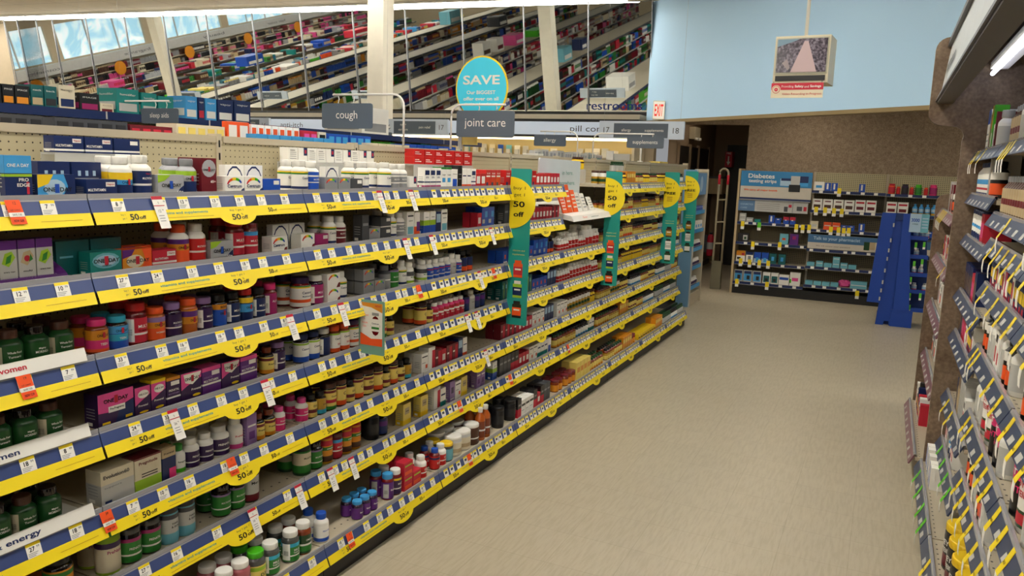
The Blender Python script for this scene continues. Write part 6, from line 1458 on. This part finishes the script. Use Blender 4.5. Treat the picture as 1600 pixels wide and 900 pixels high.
def gondola(cx, y0, y1, idx, top=2.0, nm=''):
    r = empty('store_gondola', (cx, 0, 0), label='white topped store gondola, %s to the left of the vitamin aisle' % nm, cat='shelving', group='gondolas across the store')
    MB().box(-.02, y0, 0, .02, y1, top-.02, PEG).build('spine', r)
    hw = .46 if idx == 1 else .38
    b = MB(); b.box(-hw, y0, top-.03, hw, y1, top, TOPW); b.build('top_board', r)
    RC = 'navy' if idx == 1 else 'dgrey'
    b = MB(); b.box(hw, y0, top-.045, hw+.012, y1, top+.012, RC); b.box(-hw-.012, y0, top-.045, -hw, y1, top+.012, RC)
    for q in range(int((y1-y0)/.92)): b.box(hw+.0115, y0+q*.92, top-.04, hw+.0135, y0+q*.92+.012, top+.012, 'lgrey')
    b.build('top_rail', r)
    MB().box(-.44, y0, 0, .44, y1, .12, 'dark').build('plinth', r)
    zs = [z for z in (1.70, 1.42, 1.14, .86, .58, .30, .125) if z < top-.2]
    for z in zs:
        b = MB(); b.box(-.43, y0, z-.02, .43, y1, z, PAINT); sh = b.build('shelf', r)
        b = MB(); b.box(.43, y0, z-.028, .442, y1, z, 'lgrey'); b.box(-.442, y0, z-.028, -.43, y1, z, 'lgrey'); b.build('price_rail', sh)
    goods(cx+.425, y0, y1, zs, PALS[idx], 1, 'shelf_goods', 'crowded packaged goods on the %s gondola to the left, aisle side' % nm)
    return r
NM = ['', 'first', 'second', 'third', 'fourth', 'fifth', 'sixth', 'seventh', 'eighth']
for i in range(1, 9): gondola(-2.5-2.9*i, -12.0 if i > 2 else -10.0, 9.4 if i < 3 else 9.9, i, top=2.0 if i < 6 else 1.5, nm=NM[i])
for i in (6, 7, 8): goods(-2.5-2.9*i+.40, -11.8, 9.6, [1.5], PALS[i-5], 1, 'top_goods', 'packaged goods crowded on top of the low %s gondola' % NM[i], .7)
# the back half of the vitamin gondola and its aisle partner behind the viewer
gondola(-2.5, -10.0, .30, 3, top=1.84, nm='nearest one behind the viewer,')
goods(GX-.28, .7, 10.5, [1.60, 1.3, 1.0, .7, .42, .17], PALS[1], -1, 'rear_goods', 'packaged goods on the far side of the vitamin gondola')
# wall run of cosmetics along the left wall
r = empty('pegboard_shelving', (-28.0, 0, 0), label='cosmetics wall run along the left wall with a pale header', cat='shelving')
MB().box(-.08, -16, 0, -.04, 11, 2.1, 'cream').build('back', r)
b = MB(); b.box(-.08, -16, 2.1, .25, 11, 2.45, 'lgrey')
for q, t in enumerate(['skincare', 'cosmetics', 'fragrance', 'beauty', 'hair color', 'cosmetics']): b.text(t, .16, lambda u, v, w=0: (.252, 9.0-q*4.2+u, 2.27+v), 'dgrey', width=1.3)
b.build('header', r)
for z in (1.8, 1.5, 1.2, .9, .6, .3):
    MB().box(-.04, -16, z-.02, .32, 11, z, 'cream').build('shelf', r)
goods(-27.7, -16, 11, (1.8, 1.5, 1.2, .9, .6, .3), ['cream', 'brown', 'tan', 'dark', 'pink', 'maroon', 'grey', 'brown', 'black'], 1, 'cosmetics_goods', 'crowded cosmetics packages on the left wall run')
for q in range(6):
    r = empty('promotion_disc', (-27.55, 9.0-3.6*q, 0), label='yellow disc on a pink stand before the cosmetics wall, %s from the mirrors' % ORD[q], cat='sign', group='yellow discs along the cosmetics wall')
    b = MB(); b.box(0, -.12, .0, .02, .12, 1.7, 'pink'); b.build('stand', r)
    b = MB(); b.poly(arc(0, 1.85, .26, 0, 360, 24)[:-1], lambda u, v, w=0: (.03+w, u, v), 'amber', .01); b.build('disc', r)
# low counter goods and boxes standing on the white gondola tops (seen in the mirrors)
def topbox(x, y, z, w, d, h, c, c2, lb, name='stock_box', cat='box', band=True, txt=None, tc='white'):
    r = empty(name, (x, y, z), label=lb, cat=cat, group='stock standing on the gondola tops')
    b = MB(); b.box(-w/2, -d/2, 0, w/2, d/2, h, c); b.build('carton', r)
    b = MB()
    b.box(-w*.42, -d/2-.002, h*.2, w*.42, -d/2, h*.5, c2); b.box(w/2, -d*.40, h*.15, w/2+.002, d*.40, h*.45, c2)
    if txt:
        b.text(txt, h*.12, FYN(-d/2-.003, 0, h*.78), tc, width=w*.7); b.text(txt, h*.12, lambda u, v, ww=0: (w/2+.003, u, h*.78+v), tc, width=d*.7)
    b.build('print', r)
    return r
for q, (x, y, w, d, h, c, c2, lb) in enumerate([
    (-8.3, 3.6, .5, .6, .35, 'aqua', 'white', 'teal stock box on the second gondola top'), (-8.4, 1.8, .3, .4, .3, 'navy', 'white', 'navy coffee machine box on the second gondola top'),
    (-11.2, 2.5, .35, .5, .4, 'white', 'brown', 'white blender box on the third gondola top'), (-11.2, 1.6, .35, .45, .38, 'white', 'maroon', 'white appliance box on the third gondola top'),
    (-11.2, .3, .5, .7, .3, 'pink', 'white', 'pink toy bag on the third gondola top'), (-11.2, -1.5, .5, .9, .2, 'bgreen', 'dark', 'lime green pillows on the third gondola top'),
    (-14.1, -4.5, .5, .7, .35, 'dark', 'white', 'dark appliance box on the fourth gondola top'), (-17.0, -6, .5, .9, .5, 'aqua', 'white', 'turquoise cooler on the fifth gondola top'),
    (-19.9, 2.8, .5, .8, .3, 'blue', 'white', 'blue water pack on the sixth gondola top'), (-19.9, -3.5, .5, 1.2, .25, 'redtag', 'white', 'red bags on the sixth gondola top'), (-5.4, 7.3, .5, .5, .3, 'white', 'grey', 'white basket on the first gondola top near the column')]):
    topbox(x, y, 2.001, w, d, h, c, c2, lb)
# boxes on top of the next gondola, showing over the vitamin gondola
GT = 2.0015
def gb(x, px0, px1, h, c, c2, lb, txt, d=.16, tc='white'):
    y0, y1 = Yat(px0, x, GT+.08), Yat(px1, x, GT+.08)
    return topbox(x-d/2-.002, (y0+y1)/2, GT, d, (y1-y0)-.008, h, c, c2, lb, 'product_box', 'box', txt=txt, tc=tc)
XG = -4.99
gb(XG, -40, 3, .13, 'black', 'brown', 'black massager box at the left edge on the next gondola', 'SHARPER', tc='gold')
gb(XG, 3, 23, .13, 'black', 'amber', 'black massager box with gold picture, next to the edge one', 'IMAGE')
gb(XG, 23, 47, .13, 'black', 'amber', 'black box with a golden gadget left of the slate blue boxes', 'IMAGE')
gb(XG, 48, 69, .145, 'dteal', 'tan', 'slate blue box with a face picture', 'neck')
gb(XG, 69, 90, .145, 'dteal', 'dark', 'slate blue box beside the angled white one', 'back')
r = topbox(XG-.06, (Yat(92, XG, 2.1)+Yat(120, XG, 2.1))/2, GT, .10, Yat(120, XG, 2.1)-Yat(95, XG, 2.1), .165, 'cream', 'navy', 'white box with a black and blue massager picture', 'product_box', 'box', txt='massager', tc='black')
gb(XG, 124, 156, .125, 'black', 'magenta', 'black box with crimson pattern right of the massager box', 'IMAGE')
gb(XG, 156, 178, .07, 'cream', 'maroon', 'cream box with crimson swirls before the teal boxes', 'foot', tc='maroon')
for q, (a, c_) in enumerate(((182, 218), (221, 246), (247, 272))): gb(XG, a, c_, .185-.012*q, 'teal', 'lgrey', ['large teal humidifier box on the next gondola', 'middle teal humidifier box', 'right hand teal humidifier box beside the blue ones'][q], 'humidifier', d=.2)
for q, (a, c_, cc, c2) in enumerate(((290, 309, 'sky', 'white'), (310, 320, 'navy', 'redtag'), (321, 339, 'sky', 'white'), (340, 365, 'navy', 'white'), (366, 392, 'navy', 'white'))): 
    gb(XG, a, c_, .185+.012*(q > 3), cc, c2, ['bright blue vaporizer box left of the navy ones', 'narrow navy vaporizer box with red strip', 'second bright blue vaporizer box', 'navy and white humidifier box with round picture', 'navy and white box, rightmost on the next gondola'][q], 'vapor', d=.2)
# goods peeping over the spine from its far side
ZR = 1.6005
def peep(px0, px1, h, c, c2, lb, x=GX-.20, d=.12):
    y0, y1 = Yat(px0, x, 1.86), Yat(px1, x, 1.86)
    b = MB(); w = y1-y0-.006; b.box(-d, -w/2, 0, 0, w/2, h, c)
    n = max(1, int(w/.05))
    for q in range(n): b.box(.0, -w/2+w*(q+.15)/n, h*.72, .0015, -w/2+w*(q+.85)/n, h*.95, c2)
    b.box(-d*.9, -w*.46, h, -d*.1, w*.46, h+.001, c2)
    tag(b.build('product_box', None, (x, (y0+y1)/2, ZR)), lb, 'box', 'boxes peeping over the vitamin gondola spine')
peep(-30, 68, .258, 'dgrey', 'dark', 'long grey plastic tray behind the spine at the left edge')
peep(84, 200, .258, 'dgrey', 'dark', 'long dark grey plastic tray behind the spine')
peep(202, 270, .250, 'maroon', 'redtag', 'low red carton behind the spine under the sleep aids sign')
peep(275, 352, .268, 'cream', 'ltyel', 'cream carton with a drawn stick behind the spine')
peep(354, 390, .295, 'orange', 'white', 'orange topped card behind the spine', d=.03)
for q in range(7): peep(392+11*q, 402+11*q, .29, 'paperwhite', 'orange', 'white red edged carton behind the spine, %s of seven' % ORD[q])
peep(473, 496, .28, 'redtag', 'pink', 'red carton with two white rings behind the spine')
peep(497, 510, .28, 'cream', 'black', 'cream carton with bar code behind the spine')
peep(512, 545, .275, 'blue', 'sky', 'long blue carton behind the spine, left part')
peep(546, 580, .275, 'blue', 'sky', 'long blue carton behind the spine, right part')
for q in range(9): peep(835+12*q, 845+12*q, .27+.012*(q % 2), 'lgrey', 'grey', 'pale grey blister pack behind the spine, %s from the leaflet board' % ORD[q], d=.05)
peep(873, 890, .285, 'paperwhite', 'sky', 'white and blue box behind the spine') if 0 else None
# blister packs hung on the lit pegboard of the back wall
def blister(px, py, w, h, c, c2, i):
    p = onY(px, py, 11.9)
    r = empty('blister_pack', (p.x, 11.93, p.z), label='%s hanging pack on the lit pegboard, %s from the left' % (c2, ORD[min(i, 29)]), cat='package', group='packs hanging on the lit back wall')
    b = MB(); b.box(-w/2, -.005, -h/2, w/2, 0, h/2, c); b.build('card', r)
    b = MB(); b.box(-w*.35, -.04, -h*.42, w*.35, -.005, h*.12, 'lgrey'); b.build('blister', r)
    MB().tube([(0, 0, h*.44), (0, .045, h*.44)], .003, 'grey', 5).build('hook', r)
bi = 0
for px in list(range(455, 600, 16))+list(range(612, 830, 13)):
    if 480 < px < 590 and px % 2: pass
    blister(px, 216+(px-455)*.055, .10, .17, ['white', 'lgrey', 'cream', 'blue', 'aqua'][bi % 5], ['pale', 'grey', 'cream', 'blue', 'turquoise'][bi % 5], bi); bi += 1
for px in (838, 851, 864, 905, 918, 931, 944): blister(px, 240, .11, .16, ['lgrey', 'cream', 'white'][bi % 3], ['grey', 'cream', 'pale'][bi % 3], bi); bi += 1
for q, (px0, px1, zz, c, c2, lb) in enumerate(((872, 890, 1.83, 'sky', 'lgrey', 'pale blue device box under the allergy sign'), (947, 960, 1.83, 'white', 'black', 'white box with a black dial near the supplements sign'), (958, 985, 1.83, 'lgrey', 'blue', 'grey blue device box behind the supplements sign'))):
    p0, p1 = onY(px0, 240, 11.6), onY(px1, 240, 11.6)
    topbox((p0.x+p1.x)/2, 11.7, 1.6+.0005, p1.x-p0.x-.01, .2, .36 if q != 1 else .40, c, c2, lb, 'device_box')
# ================================================================== finish: turn the list of goods into objects
from collections import defaultdict
KIND = {'pill': ('vitamin_bottle', 'bottle'), 'gum': ('gummy_bottle', 'bottle'), 'jar': ('vitamin_jar', 'jar'), 'tall': ('tonic_bottle', 'bottle')}
def kind_of(sp):
    if sp['t'] == 'x': return ('product_carton', 'carton')
    return KIND[sp['cs']]
bykind = defaultdict(list)
for p in PL: bykind[kind_of(SPEC[p['key']])].append(p)
LIMIT = 290
usedlabels = {}
for (name, cat), ps in bykind.items():
    ps.sort(key=lambda p: -(p['px'] if p['vis'] else p['px']*.01))
    for i, p in enumerate(ps[:LIMIT]):
        sp = SPEC[p['key']]
        lod = 0 if p['px'] > 34 else (1 if p['px'] > 20 else 2)
        parts = prod_meshes(p['key'], lod)
        o = obj(name, parts[0][1], None, (p['x'], p['y'], p['z']), p['rz'])
        look = sp['look'].split(); where = p['where'].replace(',', ' ,').split()
        lab = sp['look']+', '+p['where']
        words_ = lab.replace(',', '').split()
        if len(words_) > 16:
            keep = 16-len(p['where'].replace(',', '').split())
            lk = look[:keep]
            while lk and lk[-1] in ('with', 'and', 'of', 'to', 'its', 'over', 'under', 'the', 'a', 'in', 'on', 'turned', 'marked', 'topped', 'from'): lk = lk[:-1]
            lab = ' '.join(lk)+', '+p['where']
        tag(o, lab, cat, p['group'])
        for nm, me in parts[1:]: obj(nm, me, o)
    rest = ps[LIMIT:]
    if rest:
        vs, fs, mi, sm, mats = [], [], [], [], []
        for p in rest:
            me = prod_meshes(p['key'], 2)[0][1]; o0 = len(vs); c, s_ = cos(p['rz']), sin(p['rz'])
            vs += [(p['x']+v.co.x*c-v.co.y*s_, p['y']+v.co.x*s_+v.co.y*c, p['z']+v.co.z) for v in me.vertices]
            mp = []
            for mm in me.materials:
                if mm not in mats: mats.append(mm)
                mp.append(mats.index(mm))
            for f in me.polygons: fs.append(tuple(o0+k for k in f.vertices)); mi.append(mp[f.material_index]); sm.append(f.use_smooth)
        me = bpy.data.meshes.new(name); me.from_pydata(vs, [], fs)
        for mm in mats: me.materials.append(mm)
        me.polygons.foreach_set('material_index', mi); me.polygons.foreach_set('use_smooth', sm); me.update()
        tag(obj({'product_carton': 'distant_cartons', 'vitamin_bottle': 'distant_bottles', 'gummy_bottle': 'distant_gummy_bottles', 'vitamin_jar': 'distant_jars'}.get(name, 'distant_goods'), me),
            'crowded smaller %s further back and down the long shelves' % {'carton': 'cartons', 'bottle': 'bottles', 'jar': 'jars'}[cat], cat, None, 'stuff')
